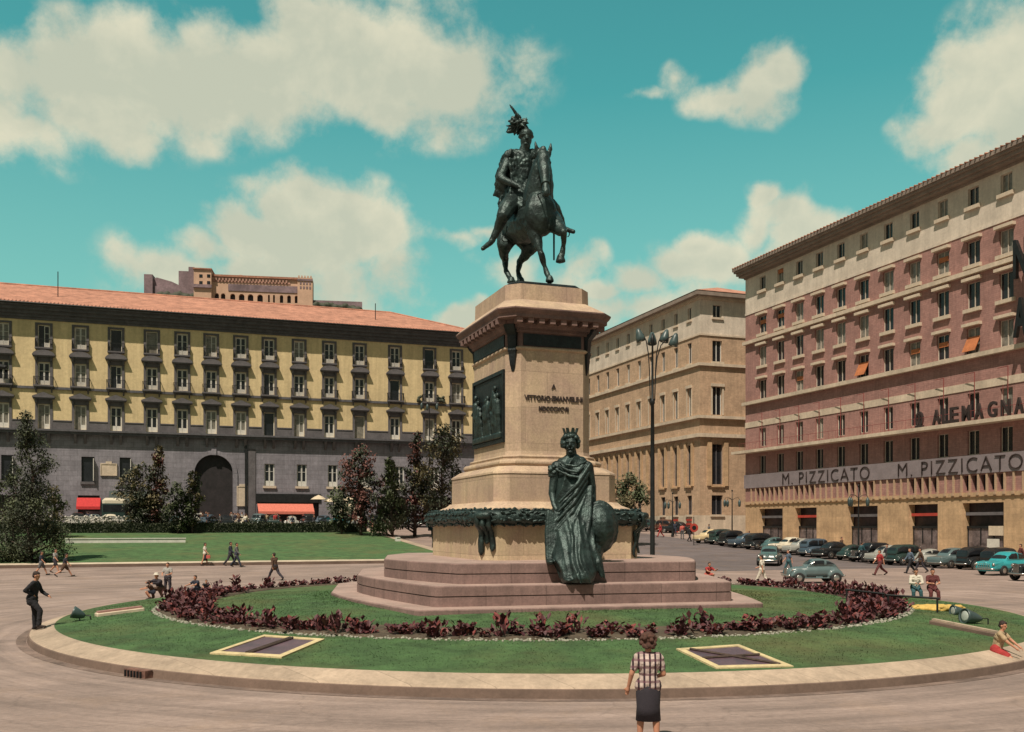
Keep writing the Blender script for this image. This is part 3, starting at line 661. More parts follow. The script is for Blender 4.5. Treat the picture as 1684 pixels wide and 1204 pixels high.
rn.build('bridle', M_['bronze'], horse, True)
sd = MB(); 
for (px, py, b0) in ((838, 345, .5),):
    sd.ell(Q(862, 338, .35), (.66, .62, .46)); sd.ell(Q(858, 346, .9), (.66, .5, .48))
link('saddle_cloth', remesh(sd, 'saddle_cloth', M_['bronzed'], .035, 2, .05, .2), horse)
for pts in (((834, 372, -.35), (830, 392, -.5)), ((914, 350, -.5), (932, 384, -.4))):
    st = MB(); st.tube([Q(*pts[0]), Q(*pts[1])], .02, 6)
    c = Q(*pts[1]); st.tube([c + Vector((.10 * math.cos(t), 0, .12 * math.sin(t))) for t in [i * math.pi / 6 for i in range(13)]], .02, 6)
    st.build('stirrup', M_['bronze'], horse, True)

# ------------------------------------------------------------------ crowned draped woman in front of the pedestal
FY = 26.9
fx = (938 - CX) / F * FY
FIG = Vector((fx, FY, 1.48))
fig = empty('statue_woman', FIG, rad(6), 'green bronze crowned woman in long draped robe standing at the foot of the pedestal', 'statue')
def G(px, py, b):        # figure frame; b metres behind the front foot
    Y = FY + b; x = (px - CX) / F * Y - FIG.x; z = EYE + (HZ - py) * Y / F - FIG.z
    v = Vector((x, b, z)); return Matrix.Rotation(-rad(6), 3, 'Z') @ v
D = MB()
rows = []; NA, NZ = 96, 90
prof = [(958, 951, 26, .40, .1), (950, 950, 30, .50, .15), (940, 951, 34, .60, .30), (925, 947, 38, .72, .5), (905, 944, 40, .75, .75), (880, 943, 40, .70, 1.0), (850, 943, 37, .60, 1.2), (820, 942, 33, .48, 1.3),
        (800, 940, 31, .44, 1.35), (785, 939, 29, .42, 1.38), (770, 939, 29, .40, 1.4), (760, 940, 26, .34, 1.4), (752, 941, 17, .24, 1.4), (747, 941, 9, .16, 1.4)]
def lerp_prof(y):
    for p, q in zip(prof, prof[1:]):
        if q[0] <= y <= p[0]:
            t = (p[0] - y) / (p[0] - q[0]); return [p[i] + (q[i] - p[i]) * t for i in range(5)]
    return prof[-1]
for k in range(NZ + 1):
    y = 958 - (958 - 747) * k / NZ; _, cx, hw, dep, b = lerp_prof(y); ring = []
    for i in range(NA):
        ph = 2 * math.pi * i / NA; hgt = (958 - y) / 211
        w = hw * FY / F; base = G(cx, y, b); lx, lz = w * math.cos(ph), hgt * 3.6
        ks = min(1, max(0, (hgt - .35) / .3))          # diagonal mantle above, straighter skirt below
        def ridge(q): return 1 - 2 * abs(math.sin(q)) ** .7
        nn = noise.noise(Vector((lx * 1.8, lz * .9, 3))); am = .65 + .7 * abs(noise.noise(Vector((lx * 2.5, lz * 1.5, 8))) + .25)
        q1 = ridge(7.5 * (lx * 1.05 - .62 * lz) + 1.2 * math.sin(2.1 * lz + lx) + 1.6 * nn) * am; q2 = (ridge(8.0 * (lx + .16 * lz) + 2.6 * nn + 1.1 * math.sin(1.7 * lz)) + .35 * ridge(19 * lx + 3 * lz + 3 * nn)) * am
        fold = .058 * q1 * ks + .050 * q2 * (1 - ks)
        if math.sin(ph) > .2: fold = .04 * math.sin(9 * ph)
        fold *= 1 if hgt < .94 else max(.1, (1 - hgt) / .06)
        ring.append(tuple(base + Vector(((w + fold) * math.cos(ph), (dep + fold) * math.sin(ph) - fold * .3, 0))))
    rows.append(ring)
D.loft(rows)
def g(p): return G(*p[:3])
def gch(mbx, *ps):
    for p, q in zip(ps, ps[1:]): mbx.cap(g(p), p[3], g(q), q[3], 10)
# diagonal mantle folds across the front, the hanging drapery at her side, the trailing hem
for i in range(7):
    x0 = 970 - i * 2.5; gch(D, (x0, 764 + i * 14, .98, .05), (x0 - 22, 798 + i * 15, .78 - .03 * i, .065), (x0 - 50 + i, 826 + i * 15, .80 - .05 * i, .04))
for i in range(3): gch(D, (920 - i * 2, 757 + i * 8, 1.1, .03), (932 + i * 3, 765 + i * 9, .88, .045), (948 + i * 2, 767 + i * 9, .84, .04), (965, 758 + i * 5, 1.05, .03))
for i in range(4): gch(D, (972 - i * 3, 800, 1.05, .05), (970 - i * 4, 850, .75, .07), (962 - i * 6, 900 + i * 3, .42, .08), (940 - i * 5, 925 + i * 3, .30, .06))
for i in range(6): gch(D, (902 + i * 3.4, 842 + i * 2, .8, .07), (900 + i * 4, 880, .7, .085), (901 + i * 5, 922, .5, .07))
for i in range(5): gch(D, (925 + i * 12, 918 + i * 2, .25, .06), (930 + i * 11, 945 - i * 1, .0, .08), (938 + i * 8, 955, -.02, .06))
gch(D, (976, 905, .5, .12), (984, 925, .3, .10), (990, 948, .25, .05)); gch(D, (984, 915, .5, .1), (994, 950, .4, .03))
D.ell(G(905, 924, .35), (.13, .24, .09)); D.ell(G(935, 954, -.12), (.14, .22, .08))
rob = link('robe', remesh(D, 'robe', M_['bronze'], .02, 1, .012, .12), fig)
B = MB()
gch(B, (925, 762, 1.4, .18), (955, 760, 1.4, .18)); gch(B, (941, 764, 1.4, .26), (940, 750, 1.38, .17), (939, 740, 1.34, .15))
B.ell(G(938, 731, 1.26), (.19, .22, .255)); B.ell(G(937, 732, 1.03), (.035, .055, .07)); B.ell(G(938, 738.5, 1.06), (.065, .04, .022)); B.ell(G(938, 743.5, 1.1), (.08, .07, .06)); B.ell(G(938, 726.5, 1.08), (.16, .05, .03))
for s in (-1, 1): B.ell(G(938 + s * 4.6, 735, 1.09), (.05, .05, .06))
gch(B, (916, 768, 1.35, .19), (911, 790, 1.3, .14), (908, 812, 1.25, .115)); gch(B, (908, 812, 1.25, .11), (911, 830, 1.05, .08), (915, 838, .95, .075))
for k in range(4): p = G(912 + k * 2.6, 841, .92); B.cap(p, .03, p + Vector((.01, -.05, -.12 + .015 * k)), .022, 6)
p = G(921, 838, .93); B.cap(p, .03, p + Vector((.07, -.03, -.05)), .022, 6)
gch(B, (966, 768, 1.4, .18), (972, 800, 1.5, .15), (975, 830, 1.3, .1))
link('body', remesh(B, 'body', M_['bronze'], .018, 1), fig)
Hr = MB(); rnd = random.Random(21)
for k in range(70):
    an = rnd.uniform(0, 6.28); el_ = rnd.uniform(-.5, 1.3); d = Vector((math.cos(an) * math.cos(el_), math.sin(an) * math.cos(el_), math.sin(el_)))
    if d.y < -.3 and d.z < .5 and abs(d.x) < .75: continue
    Hr.ell(G(938, 729, 1.32) + Vector((d.x * .235, d.y * .24, d.z * .27)), (.075, .075, .075))
link('hair', remesh(Hr, 'hair', M_['bronze'], .018, 1, .03, .05), fig)
Cr = MB(); c0 = G(938, 716, 1.32)
Cr.lathe([(.14, -.05), (.19, -.05), (.20, .05), (.15, .05)], 20, c0)
for k in range(8):
    an = k * math.pi / 4 + .2; c = c0 + Vector((.165 * math.cos(an), .165 * math.sin(an), .04)); R2 = Matrix.Rotation(an, 3, 'Z')
    Cr.add([tuple(c + R2 @ Vector(q)) for q in ((-.025, -.045, 0), (.025, -.045, 0), (.025, .045, 0), (-.025, .045, 0), (.03, -.035, .16), (.08, -.035, .16), (.08, .035, .16), (.03, .035, .16))],
           [(0, 1, 5, 4), (1, 2, 6, 5), (2, 3, 7, 6), (3, 0, 4, 7), (4, 5, 6, 7), (3, 2, 1, 0)])
Cr.build('crown', M_['bronze'], fig)
Sl = MB()
for k in range(9):
    Sl.ell(G(905 + (k % 3) * 6, 768 + (k // 3) * 5, 1.25 - .05 * (k % 2)), (.08, .08, .06))
Sl.lathe([(.13, -.03), (.155, -.03), (.155, .03), (.13, .03)], 14, G(910, 783, 1.3)); 
link('sleeve', remesh(Sl, 'sleeve', M_['bronze'], .022, 1), fig)
# the round prow-like shell she leans on
Sh = MB()
Sh.ell(G(984, 868, 1.35), (.56, .70, .78)); Sh.ell(G(972, 905, 1.2), (.36, .5, .42)); gch(Sh, (968, 840, 1.4, .2), (1000, 845, 1.6, .2))
for t in range(8):
    an = rad(-30 + t * 20); an2 = rad(-30 + (t + 1) * 20); Sh.cap(G(984, 868, 1.35) + Vector((.5 * math.cos(an), -.25, .75 * math.sin(an))), .06, G(984, 868, 1.35) + Vector((.5 * math.cos(an2), -.25, .75 * math.sin(an2))), .06)
link('shield', remesh(Sh, 'shield', M_['bronze'], .03, 3, .03, .1), fig)
# ------------------------------------------------------------------ buildings
def wall(mb, x0, x1, z0, z1, holes, depth=.35, m=0, mrev=None, y=0):
    """front plane at y with real openings cut and reveals going back"""
    hs = [h for h in holes if h[0] < x1 and h[1] > x0 and h[2] < z1 and h[3] > z0]
    xs = sorted({x0, x1} | {v for h in hs for v in (max(h[0], x0), min(h[1], x1))}); zs = sorted({z0, z1} | {v for h in hs for v in (max(h[2], z0), min(h[3], z1))})
    for i in range(len(xs) - 1):
        for j in range(len(zs) - 1):
            cx, cz = (xs[i] + xs[i + 1]) / 2, (zs[j] + zs[j + 1]) / 2
            if any(h[0] < cx < h[1] and h[2] < cz < h[3] for h in hs): continue
            mb.quad((xs[i], y, zs[j]), (xs[i + 1], y, zs[j]), (xs[i + 1], y, zs[j + 1]), (xs[i], y, zs[j + 1]), m=m)
    r = m if mrev is None else mrev
    for a, b, c, d in hs:
        mb.quad((a, y, c), (a, y, d), (a, y + depth, d), (a, y + depth, c), m=r); mb.quad((b, y, d), (b, y, c), (b, y + depth, c), (b, y + depth, d), m=r)
        mb.quad((a, y, d), (b, y, d), (b, y + depth, d), (a, y + depth, d), m=r); mb.quad((b, y, c), (a, y, c), (a, y + depth, c), (b, y + depth, c), m=r)
CR_ = random.Random(77)
def curtain(o, p):
    if CR_.random() < p: o.material_slots[0].link = 'OBJECT'; o.material_slots[0].material = M_['curtain']
FR = [M_['glass'], M_['white'], M_['trim'], M_['iron']]

# window: pane mesh (the part) with frame, pediment, balcony (sub-parts); built once per kind, meshes shared
def french_window(w, h, open_left=None):
    p = MB(); p.box(-w/2, w/2, .30, .34, 0, h)
    f = MB(); b = .075; y0, y1 = .235, .297
    f.box(-w/2, -w/2 + b, y0, y1, 0, h); f.box(w/2 - b, w/2, y0, y1, 0, h); f.box(-w/2 + b, w/2 - b, y0, y1, h - b, h)
    leaves = {None: ((-w/2 + b, -.012), (.012, w/2 - b)), 'l': ((.012, w/2 - b),), 'r': ((-w/2 + b, -.012),), 'both': ()}[open_left]
    for a, c in leaves:
        f.box(a, a + b, y0 - .012, y1 - .01, .002, h - b - .003); f.box(c - b, c, y0 - .012, y1 - .01, .002, h - b - .003)
        f.box(a + b, c - b, y0 - .012, y1 - .01, .002, h * .22); f.box(a + b, c - b, y0 - .012, y1 - .01, h * .62, h * .62 + .05); f.box(a + b, c - b, y0 - .012, y1 - .01, h - b - .1, h - b - .005)
    return p.mesh('window', M_['glass']), f.mesh('window_frame', M_['white'])
def surround(w, h, kind):
    m = MB(); t = .30
    m.box(-w/2 - t, -w/2 - .002, -.09, .05, -.05, h + .25); m.box(w/2 + .002, w/2 + t, -.09, .05, -.05, h + .25); m.box(-w/2 - .002, w/2 + .002, -.09, .05, h + .002, h + .25)
    if kind:
        W = w/2 + t + .22
        m.box(-w/2 - t, w/2 + t, -.13, .03, h + .252, h + .60)
        m.box(-W, W, -.62, .03, h + .602, h + .74); m.box(-W - .06, W + .06, -.70, .03, h + .742, h + .80)
        z = h + .80; r = .62
        if kind == 'tri': outline = [(-W - .06, z + .004), (W + .06, z + .004), (W + .06, z + .12), (0, z + r), (-W - .06, z + .12)]
        else: outline = [(-W - .06, z + .004), (W + .06, z + .004), (W + .06, z + .08)] + [((W) * math.cos(rad(t_)), z + .08 + (r - .08) * math.sin(rad(t_))) for t_ in range(20, 161, 20)] + [(-W - .06, z + .08)]
        m.loft([[(x, -.66, zz) for x, zz in outline], [(x, .03, zz) for x, zz in outline]])
        for s in (-1, 1): m.box(s * (w/2 + t - .12) - .1, s * (w/2 + t - .12) + .1, -.42, -.09, h + .15, h + .598)
    return m.mesh('pediment' if kind else 'window_surround', M_['trim'])
def balcony(w, d, deep):
    m = MB(); m.box(-w/2, w/2, -d, -.002, -.20, -.02); m.box(-w/2 + .06, w/2 - .06, -d + .06, -.002, -.30, -.202)
    for s in (-1, 1) if deep else (): m.loft([[(s * (w/2 - .25) - .08, -.002, -.9), (s * (w/2 - .25) + .08, -.002, -.9), (s * (w/2 - .25) + .08, -.002, -.302), (s * (w/2 - .25) - .08, -.002, -.302)], [(s * (w/2 - .25) - .08, -.10, -.75), (s * (w/2 - .25) + .08, -.10, -.75), (s * (w/2 - .25) + .08, -d + .15, -.302), (s * (w/2 - .25) - .08, -d + .15, -.302)]])
    r = MB(); hh = .95
    n = int(w / .13)
    for i in range(n + 1): x = -w/2 + .04 + (w - .08) * i / n; r.box(x - .015, x + .015, -d + .03, -d + .06, -.02, hh)
    for s in (-1, 1):
        for k in range(5): y = -d + .04 + (d - .08) * k / 5; r.box(s * (w/2 - .04) - .015, s * (w/2 - .04) + .015, y, y + .03, -.02, hh)
        r.box(s * (w/2 - .04) - .03, s * (w/2 - .04) + .03, -d + .015, -.01, hh, hh + .05)
    r.box(-w/2 + .01, w/2 - .01, -d + .012, -d + .072, hh + .001, hh + .05)
    return m.mesh('balcony', M_['trim']), r.mesh('railing', M_['iron'])

# --- yellow palace on the far side
LP = Vector(((350 - CX) / F * 125, 125, 0)); LBASE = 2.6
pal = empty('palace', LP, TH, 'long yellow palace with dark grey ground floor, pedimented windows and terracotta roof', 'building')
SCOL = [-49.5, -45.2, -41, -36.8, -32.6, -28.4, -24.3, -19.8, -15.7, -11.6, -7.4, -3.75, -.2, 3.5, 7.1, 11.0, 15.0, 19.1, 24.0, 28.9, 32.8]
X0, X1 = -60, 35.6
def zl(y, px=350): # height on the palace front of a picture row at the column of its arch
    return EYE + (HZ - y) * 125 / F
holes = []; ww = 1.35
for s in SCOL:
    holes += [(s - ww/2, s + ww/2, 25.0, 27.75), (s - ww/2, s + ww/2, 20.35, 23.2), (s - ww/2, s + ww/2, 14.97, 18.05)]
mb = MB(); wall(mb, X0, X1, 14.95, 28.6, holes, .36, 0)
D_ = 22
mb.quad((X1, 0, 14.95), (X1, D_, 14.95), (X1, D_, 28.6), (X1, 0, 28.6)); mb.quad((X0, 0, 14.95), (X0, D_, 14.95), (X0, D_, 28.6), (X0, 0, 28.6)); mb.quad((X0, D_, LBASE), (X1, D_, LBASE), (X1, D_, 28.6), (X0, D_, 28.6))
mb.build('wall', M_['yellow'], pal)
# ground storey
arch = (-2.25, 2.5); AZ = 9.95
lows = [(-15.6, -14.1, 8.6, 11.7), (-11.2, -9.9, 8.6, 11.7), (-24.5, -23.2, 8.6, 11.7), (-33, -31.7, 8.6, 11.7), (6.5, 7.8, 8.4, 11.3), (10.7, 12.0, 8.4, 11.3), (14.8, 16.1, 8.4, 11.3), (19.2, 20.5, 8.4, 11.3), (24, 25.3, 8.4, 11.3), (29, 30.3, 8.4, 11.3)]
shops = [(-16.0, -13.5, LBASE, 6.9), (-12.3, -7.6, LBASE, 7.4), (-25.5, -22, LBASE, 6.8), (-34, -30, LBASE, 6.8), (5.6, 13.6, LBASE, 7.3), (15.5, 19.5, LBASE, 7.1), (21.5, 25.5, LBASE, 7.1), (28, 32, LBASE, 7.1)]
mb = MB(); wall(mb, X0, X1, LBASE, 14.4, lows + shops + [(arch[0], arch[1], LBASE, AZ + 2.375)], .5, 0)
cx = (arch[0] + arch[1]) / 2; r = (arch[1] - arch[0]) / 2
for s in (-1, 1):           # spandrels turn the opening into a round arch
    pts = [(cx + s * r * math.cos(t), AZ + r * math.sin(t)) for t in [math.pi / 2 * i / 10 for i in range(11)]] + [(cx + s * r, AZ + r)]
    mb.loft([[(x, .003, z) for x, z in pts], [(x, .5, z) for x, z in pts]])
mb.quad((X1, 0, LBASE), (X1, D_, LBASE), (X1, D_, 14.4), (X1, 0, 14.4)); mb.quad((X0, 0, LBASE), (X0, D_, LBASE), (X0, D_, 14.4), (X0, 0, 14.4))
mb.build('ground_storey', M_['grey'], pal)
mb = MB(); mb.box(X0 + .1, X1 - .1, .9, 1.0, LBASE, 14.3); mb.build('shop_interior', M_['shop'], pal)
# carriage arch: dark passage, archivolt and portal frame
mb = MB(); n = 14
for i in range(n):
    t0, t1 = math.pi * i / n, math.pi * (i + 1) / n; q = []
    for y in (-.16, -.005): q.append([(cx + rr * math.cos(t), y, AZ + rr * math.sin(t)) for rr, t in ((r + .02, t0), (r + .55, t0), (r + .55, t1), (r + .02, t1))])
    mb.loft(q)
for s in (-1, 1): mb.box(cx + s * (r + .3) - .28, cx + s * (r + .3) + .28, -.15, -.005, LBASE, AZ - .004)
mb.box(cx - .3, cx + .3, -.3, -.161, AZ + r - .05, AZ + r + .75)
mb.build('arch_surround', M_['grey'], pal)
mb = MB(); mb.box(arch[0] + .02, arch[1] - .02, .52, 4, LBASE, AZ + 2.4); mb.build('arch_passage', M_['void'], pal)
# pilaster strips of the portal bay
for s in (-6.6, 4.9):
    mb = MB(); mb.box(s - .45, s + .45, -.12, -.003, LBASE, 13.2); mb.build('pilaster', M_['trim'], pal)
mb = MB(); mb.box(4.9 - .9, 4.9 - .62, -.25, -.003, LBASE, 14.3); mb.build('drain_pipe', M_['iron'], pal)
# ledges
def strip(name, x0, x1, z0, z1, proj, m, par, back=.02, y=0):
    q = MB(); q.box(x0, x1, y - proj, y + back, z0, z1); return q.build(name, m, par)
strip('ledge', X0 - .1, X1 + .1, 14.40, 14.72, .75, M_['cornice'], pal, .4); strip('ledge', X0, X1 + .05, 14.722, 14.95, .95, M_['cornice'], pal, .4)
strip('string_course', X0, X1 + .06, 19.88, 20.18, .22, M_['cornice'], pal)
ends = [X0] + [v for s in SCOL for v in (s - ww/2 - .31, s + ww/2 + .31)] + [X1 + .03]
for a, b in zip(ends[::2], ends[1::2]): strip('balcony_band', a, b, 14.952, 16.0, .07, M_['trim'], pal)
for a, b in zip(ends[::2], ends[1::2]): strip('band_coping', a, b, 16.002, 16.12, .14, M_['trim'], pal)
# consoles below the balcony ledge
for s in SCOL:
    mb = MB()
    for k in (-.55, .55): mb.loft([[(s + k - .16, -.002, 13.3), (s + k + .16, -.002, 13.3), (s + k + .16, -.002, 14.398), (s + k - .16, -.002, 14.398)], [(s + k - .16, -.12, 13.4), (s + k + .16, -.12, 13.4), (s + k + .16, -.7, 14.398), (s + k - .16, -.7, 14.398)]])
    mb.build('balcony_console', M_['trim'], pal)
# main cornice in steps
mb = MB(); 
for z0, z1, pj in ((28.3, 28.6, .18), (28.602, 28.95, .40), (28.952, 29.35, .75), (29.352, 29.75, 1.15), (29.752, 30.0, 1.55)): mb.box(X0 - pj, X1 + pj, -pj, .3, z0, z1)
mb.build('cornice', M_['cornice'], pal)
mb = MB(); mb.tube([(X0 - 1.6, -1.66, 30.02), (X1 + 1.6, -1.66, 30.02)], .11, 8); mb.tube([(X1 + 1.62, -1.6, 30.02), (X1 + 1.62, D_, 30.02)], .11, 8); mb.build('gutter', M_['iron'], pal)
rf = MB(); ov = 1.6; rg = 34.8
A = (X0 - ov, -ov, 30.05); B_ = (X1 + ov, -ov, 30.05); C_ = (X1 + ov, D_ + 1, 30.05); E_ = (X0 - ov, D_ + 1, 30.05)
R1 = (X1 - 10, D_ / 2 - .6, rg); R0 = (X0 + 10, D_ / 2 - .6, rg)
rf.quad(A, B_, R1, R0); rf.quad(B_, C_, R1); rf.quad(C_, E_, R0, R1); rf.quad(E_, A, R0)
rf.quad(A, E_, C_, B_)
roof = rf.build('roof', M_['roof'], pal)
mb = MB(); mb.tube([R0, R1, B_], .16, 6); mb.tube([R1, C_], .16, 6); mb.build('ridge_tiles', M_['roof'], roof)
mb = MB()                                  # rows of eaves tiles
for i in range(int((X1 - X0 + 2 * ov) / .42)): x = X0 - ov + .2 + i * .42; mb.tube([(x, -ov - .10, 30.07), (x, -ov + .9, 30.07 + .9 * (rg - 30.05) / (D_ / 2 + 1))], .10, 5)
mb.build('eaves_tiles', M_['roof'], roof)
for s in (-18.6, 22): mb = MB(); mb.tube([(s, 3.6, 31.5), (s, 3.6, 35.3 if s < 0 else 34.4)], .06, 6); mb.build('roof_pole', M_['iron'], roof)
# window parts
kinds = {k: french_window(ww, h, k2) for k, (h, k2) in {'a': (2.75, None), 'ao': (2.75, 'both'), 'al': (2.75, 'l'), 'b': (2.85, None), 'bl': (2.85, 'l'), 'bo': (2.85, 'both'), 'c': (3.07, None), 'cl': (3.07, 'l'), 'co': (3.07, 'both')}.items()}
sur_a = surround(ww, 2.75, None); ped_tri = surround(ww, 2.85, 'seg'); ped_c = surround(ww, 3.07, 'tri')
bal_a = balcony(2.0, .40, False); bal_b = balcony(2.25, .75, True); 
rnd = random.Random(4)
seq_a = ['al', 'a', 'ao', 'ao', 'a', 'al', 'a', 'a', 'a', 'a', 'a', 'a', 'ao', 'a']
seq_b = ['b', 'b', 'bl', 'b', 'b', 'b', 'b', 'bl', 'b', 'b', 'b', 'bo', 'b', 'bl']
seq_c = ['cl', 'cl', 'c', 'c', 'c', 'c', 'c', 'co', 'cl', 'c', 'co', 'c', 'c', 'c']
nvis = len(SCOL) - 14
for i, s in enumerate(SCOL):
    j = i - nvis
    for seq, z, sm, bal in ((seq_a, 25.0, sur_a, bal_a), (seq_b, 20.35, ped_tri, bal_b), (seq_c, 14.98, ped_c, None)):
        k = seq[j] if j >= 0 else seq[0][0]
        pm, fm = kinds[k]
        w_ = link('window', pm, pal, (s, 0, z)); curtain(w_, .28); link('window_frame', fm, w_); link(sm.name.split('.')[0], sm, w_)
        if bal: link('balcony', bal[0], w_); link('railing', bal[1], w_)
mb0 = MB(); mb0.box(-.65, .65, .30, .34, 0, 3.0); lowp = mb0.mesh('window', M_['glass'])
lf = french_window(1.3, 3.0, None)[1]
for a, b, c, d in lows:
    w_ = link('window', lowp, pal, ((a + b) / 2, 0, c)); q = MB(); q.box(-.85, .85, -.22, -.003, -.32, -.02); q.build('sill', M_['cream'] if a > 5 else M_['trim'], w_)
    if a > 5: link('window_frame', lf, w_)
    else:
        q = MB(); q.box(.62, .70, -.55, .2, .1, 2.9); q.build('shutter', M_['white'], w_)
# shop openings: awnings, fascia, plaques
def awning(name, x0, x1, z0, z1, d, m, par):
    q = MB(); q.loft([[(x0, -.005, z1), (x0, -d, z0), (x0, -d, z0 - .35), (x0, -d + .03, z0 - .35), (x0, -d + .03, z0 - .02), (x0, -.005, z1 - .05)], [(x1, -.005, z1), (x1, -d, z0), (x1, -d, z0 - .35), (x1, -d + .03, z0 - .35), (x1, -d + .03, z0 - .02), (x1, -.005, z1 - .05)]])
    q.tube([(x0 + .05, -.02, z0 - .2), (x0 + .05, -d + .05, z0)], .03, 5); q.tube([(x1 - .05, -.02, z0 - .2), (x1 - .05, -d + .05, z0)], .03, 5)
    return q.build(name, m, par)
pinka = plain('pink awning', (.60, .17, .12)); reda = plain('red awning', (.52, .035, .035)); dk = plain('dark green awning', (.045, .06, .055))
awning('awning', -16.1, -13.4, 5.5, 6.6, 1.1, reda, pal); awning('awning', -12.4, -7.4, 6.1, 7.5, 1.6, dk, pal)
awning('awning', 5.6, 12.8, 5.0, 6.05, 1.6, pinka, pal); awning('awning', 15.6, 19.4, 5.2, 6.3, 1.3, plain('cream awning', (.5, .42, .3)), pal)
q = MB(); q.box(5.3, 13.9, -.10, -.003, 6.2, 7.35); q.build('shop_fascia', M_['iron'], pal)
def plaque(x0, x1, z0, z1, par, lines=5):
    q = MB(); q.box(x0, x1, -.14, -.003, z0, z1); q.box(x0 - .12, x0 - .002, -.2, -.003, z0 - .12, z1 + .12); q.box(x1 + .002, x1 + .12, -.2, -.003, z0 - .12, z1 + .12); q.box(x0, x1, -.2, -.003, z0 - .12, z0 - .002); q.box(x0, x1, -.2, -.003, z1 + .002, z1 + .12)
    q.box((x0 + x1) / 2 - .35, (x0 + x1) / 2 + .35, -.2, -.003, z1 + .13, z1 + .36)
    return q.build('plaque', M_['cream'], par)
plaque(-13.3, -11.6, 9.5, 10.8, pal); plaque(3.1, 4.2, 5.8, 8.2, pal)
# camera-like lamp bracket at the left end
q = MB(); q.cap((-24.6, -.6, 22.3), .35, (-23.9, -1.1, 22.2), .25); q.tube([(-24.6, 0, 22.6), (-24.6, -.7, 22.4)], .06); q.build('wall_lamp', M_['iron'], pal)
# potted shrubs on a balcony
for dx in (-1.6, 1.3, 1.9): q = MB(); rnd = random.Random(int(dx * 10)); [q.ell((28.9 + dx + rnd.uniform(-.25, .25), -.35 + rnd.uniform(-.2, .2), 20.6 + rnd.uniform(-.2, .5)), (.2, .2, .2), n=7) for _ in range(9)]; q.build('potted_shrub', M_['leafd'], pal)

# --- long brick building on the right side
TR = TH - rad(90)
RP = Vector((26.13, 108, 0))
brk = empty('brick_building', RP, TR, 'long red brick office block with cream bands, pale attic and deep cornice', 'building')
XL = 62.0; P0, PIT = 3.3, 3.245
RC = [P0 + PIT * i for i in range(18)]
ROWS = [('e', 28.75, 30.25, 1.1), ('a', 24.05, 25.95, 1.36), ('b', 20.55, 22.65, 1.36), ('c', 16.95, 19.0, 1.36), ('d', 11.75, 13.75, 1.2), ('f', 8.80, 10.75, 1.2)]
def holes_for(rows, cols): return [(c - w/2, c + w/2, z0, z1) for _, z0, z1, w in rows for c in cols]
hl = holes_for(ROWS, RC); SH0 = [(2.7, 6.95), (9.1, 12.6), (17.3, 21.4), (25.3, 28.7), (31.4, 35.5), (38.6, 42.7), (45.8, 49.9), (53, 57.1)]
mb = MB(); wall(mb, 0, XL, 26.7, 30.9, hl, .28, 0); mb.quad((0, 0, 26.7), (0, 16, 26.7), (0, 16, 30.9), (0, 0, 30.9)); mb.quad((XL, 0, 26.7), (XL, 16, 26.7), (XL, 16, 30.9), (XL, 0, 30.9))
mb.build('attic_wall', M_['creamw'], brk)
mb = MB(); wall(mb, 0, XL, 5.7, 26.7, hl + [(.6 + .86 * i - .05, .6 + .86 * i + .5, 5.95, 7.15) for i in range(70) if any(a - .6 < .6 + .86 * i < b - .2 for a, b in SH0)], .34, 0); mb.quad((0, 0, 5.7), (0, 16, 5.7), (0, 16, 26.7), (0, 0, 26.7)); mb.quad((XL, 0, 5.7), (XL, 16, 5.7), (XL, 16, 26.7), (XL, 0, 26.7)); mb.quad((0, 16, 0), (XL, 16, 0), (XL, 16, 30.9), (0, 16, 30.9))
mb.build('brick_wall', M_['brick'], brk)
SH = [(2.7, 6.95), (9.1, 12.6), (17.3, 21.4), (25.3, 28.7), (31.4, 35.5), (38.6, 42.7), (45.8, 49.9), (53, 57.1)]
mb = MB(); wall(mb, 0, XL, 0, 5.7, [(a, b, 0, 4.95) for a, b in SH], .7, 0); mb.quad((0, 0, 0), (0, 16, 0), (0, 16, 5.7), (0, 0, 5.7)); mb.quad((XL, 0, 0), (XL, 16, 0), (XL, 16, 5.7), (XL, 0, 5.7))
mb.build('stone_base', M_['ochre'], brk)
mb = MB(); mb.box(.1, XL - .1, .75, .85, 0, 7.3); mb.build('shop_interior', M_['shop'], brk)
strip('ledge', -.1, XL, 23.25, 23.6, .38, M_['cream'], brk); strip('ledge', -.12, XL, 16.5, 16.85, .45, M_['cream'], brk)
strip('pale_band', 0, XL, 14.0, 14.62, .06, M_['cream'], brk); strip('balcony_slab', -1.2, XL, 11.12, 11.42, 1.1, M_['cream'], brk)
strip('ledge', -.02, XL, 26.58, 26.82, .06, M_['creamw'], brk)
strip('sign_band', -.05, XL, 7.28, 8.76, .16, M_['violet'], brk)
strip('stone_course', -.03, XL, 5.45, 5.78, .12, M_['ochre'], brk)
mb = MB(); mb.box(-.085, .085, -.12, -.002, 5.797, 7.27); mb.box(-.13, .13, -.2, -.002, 5.55, 5.795); pier = mb.mesh('pier', M_['tan'])
for i in range(70): link('pier', pier, brk, (.6 + .86 * i + .66, 0, 0))
mb = MB()
for z0, z1, pj in ((30.6, 30.8, .15), (30.802, 31.0, .7), (31.002, 31.3, .95), (31.302, 31.5, 1.2), (31.502, 31.8, 1.35)): mb.box(-pj * .45, XL, -pj, 3, z0, z1)
mb.build('cornice', M_['soffit'], brk)
rf = MB(); rf.quad((-.6, -1.37, 31.82), (XL, -1.37, 31.82), (XL, 8, 33.6), (8, 8, 33.6)); rf.quad((-.6, -1.37, 31.82), (8, 8, 33.6), (-.6, 17, 31.82)); rf.quad((-.6, 17, 31.82), (8, 8, 33.6), (XL, 8, 33.6), (XL, 17, 31.82)); rf.quad((-.6, -1.37, 31.82), (-.6, 17, 31.82), (XL, 17, 31.82), (XL, -1.37, 31.82))
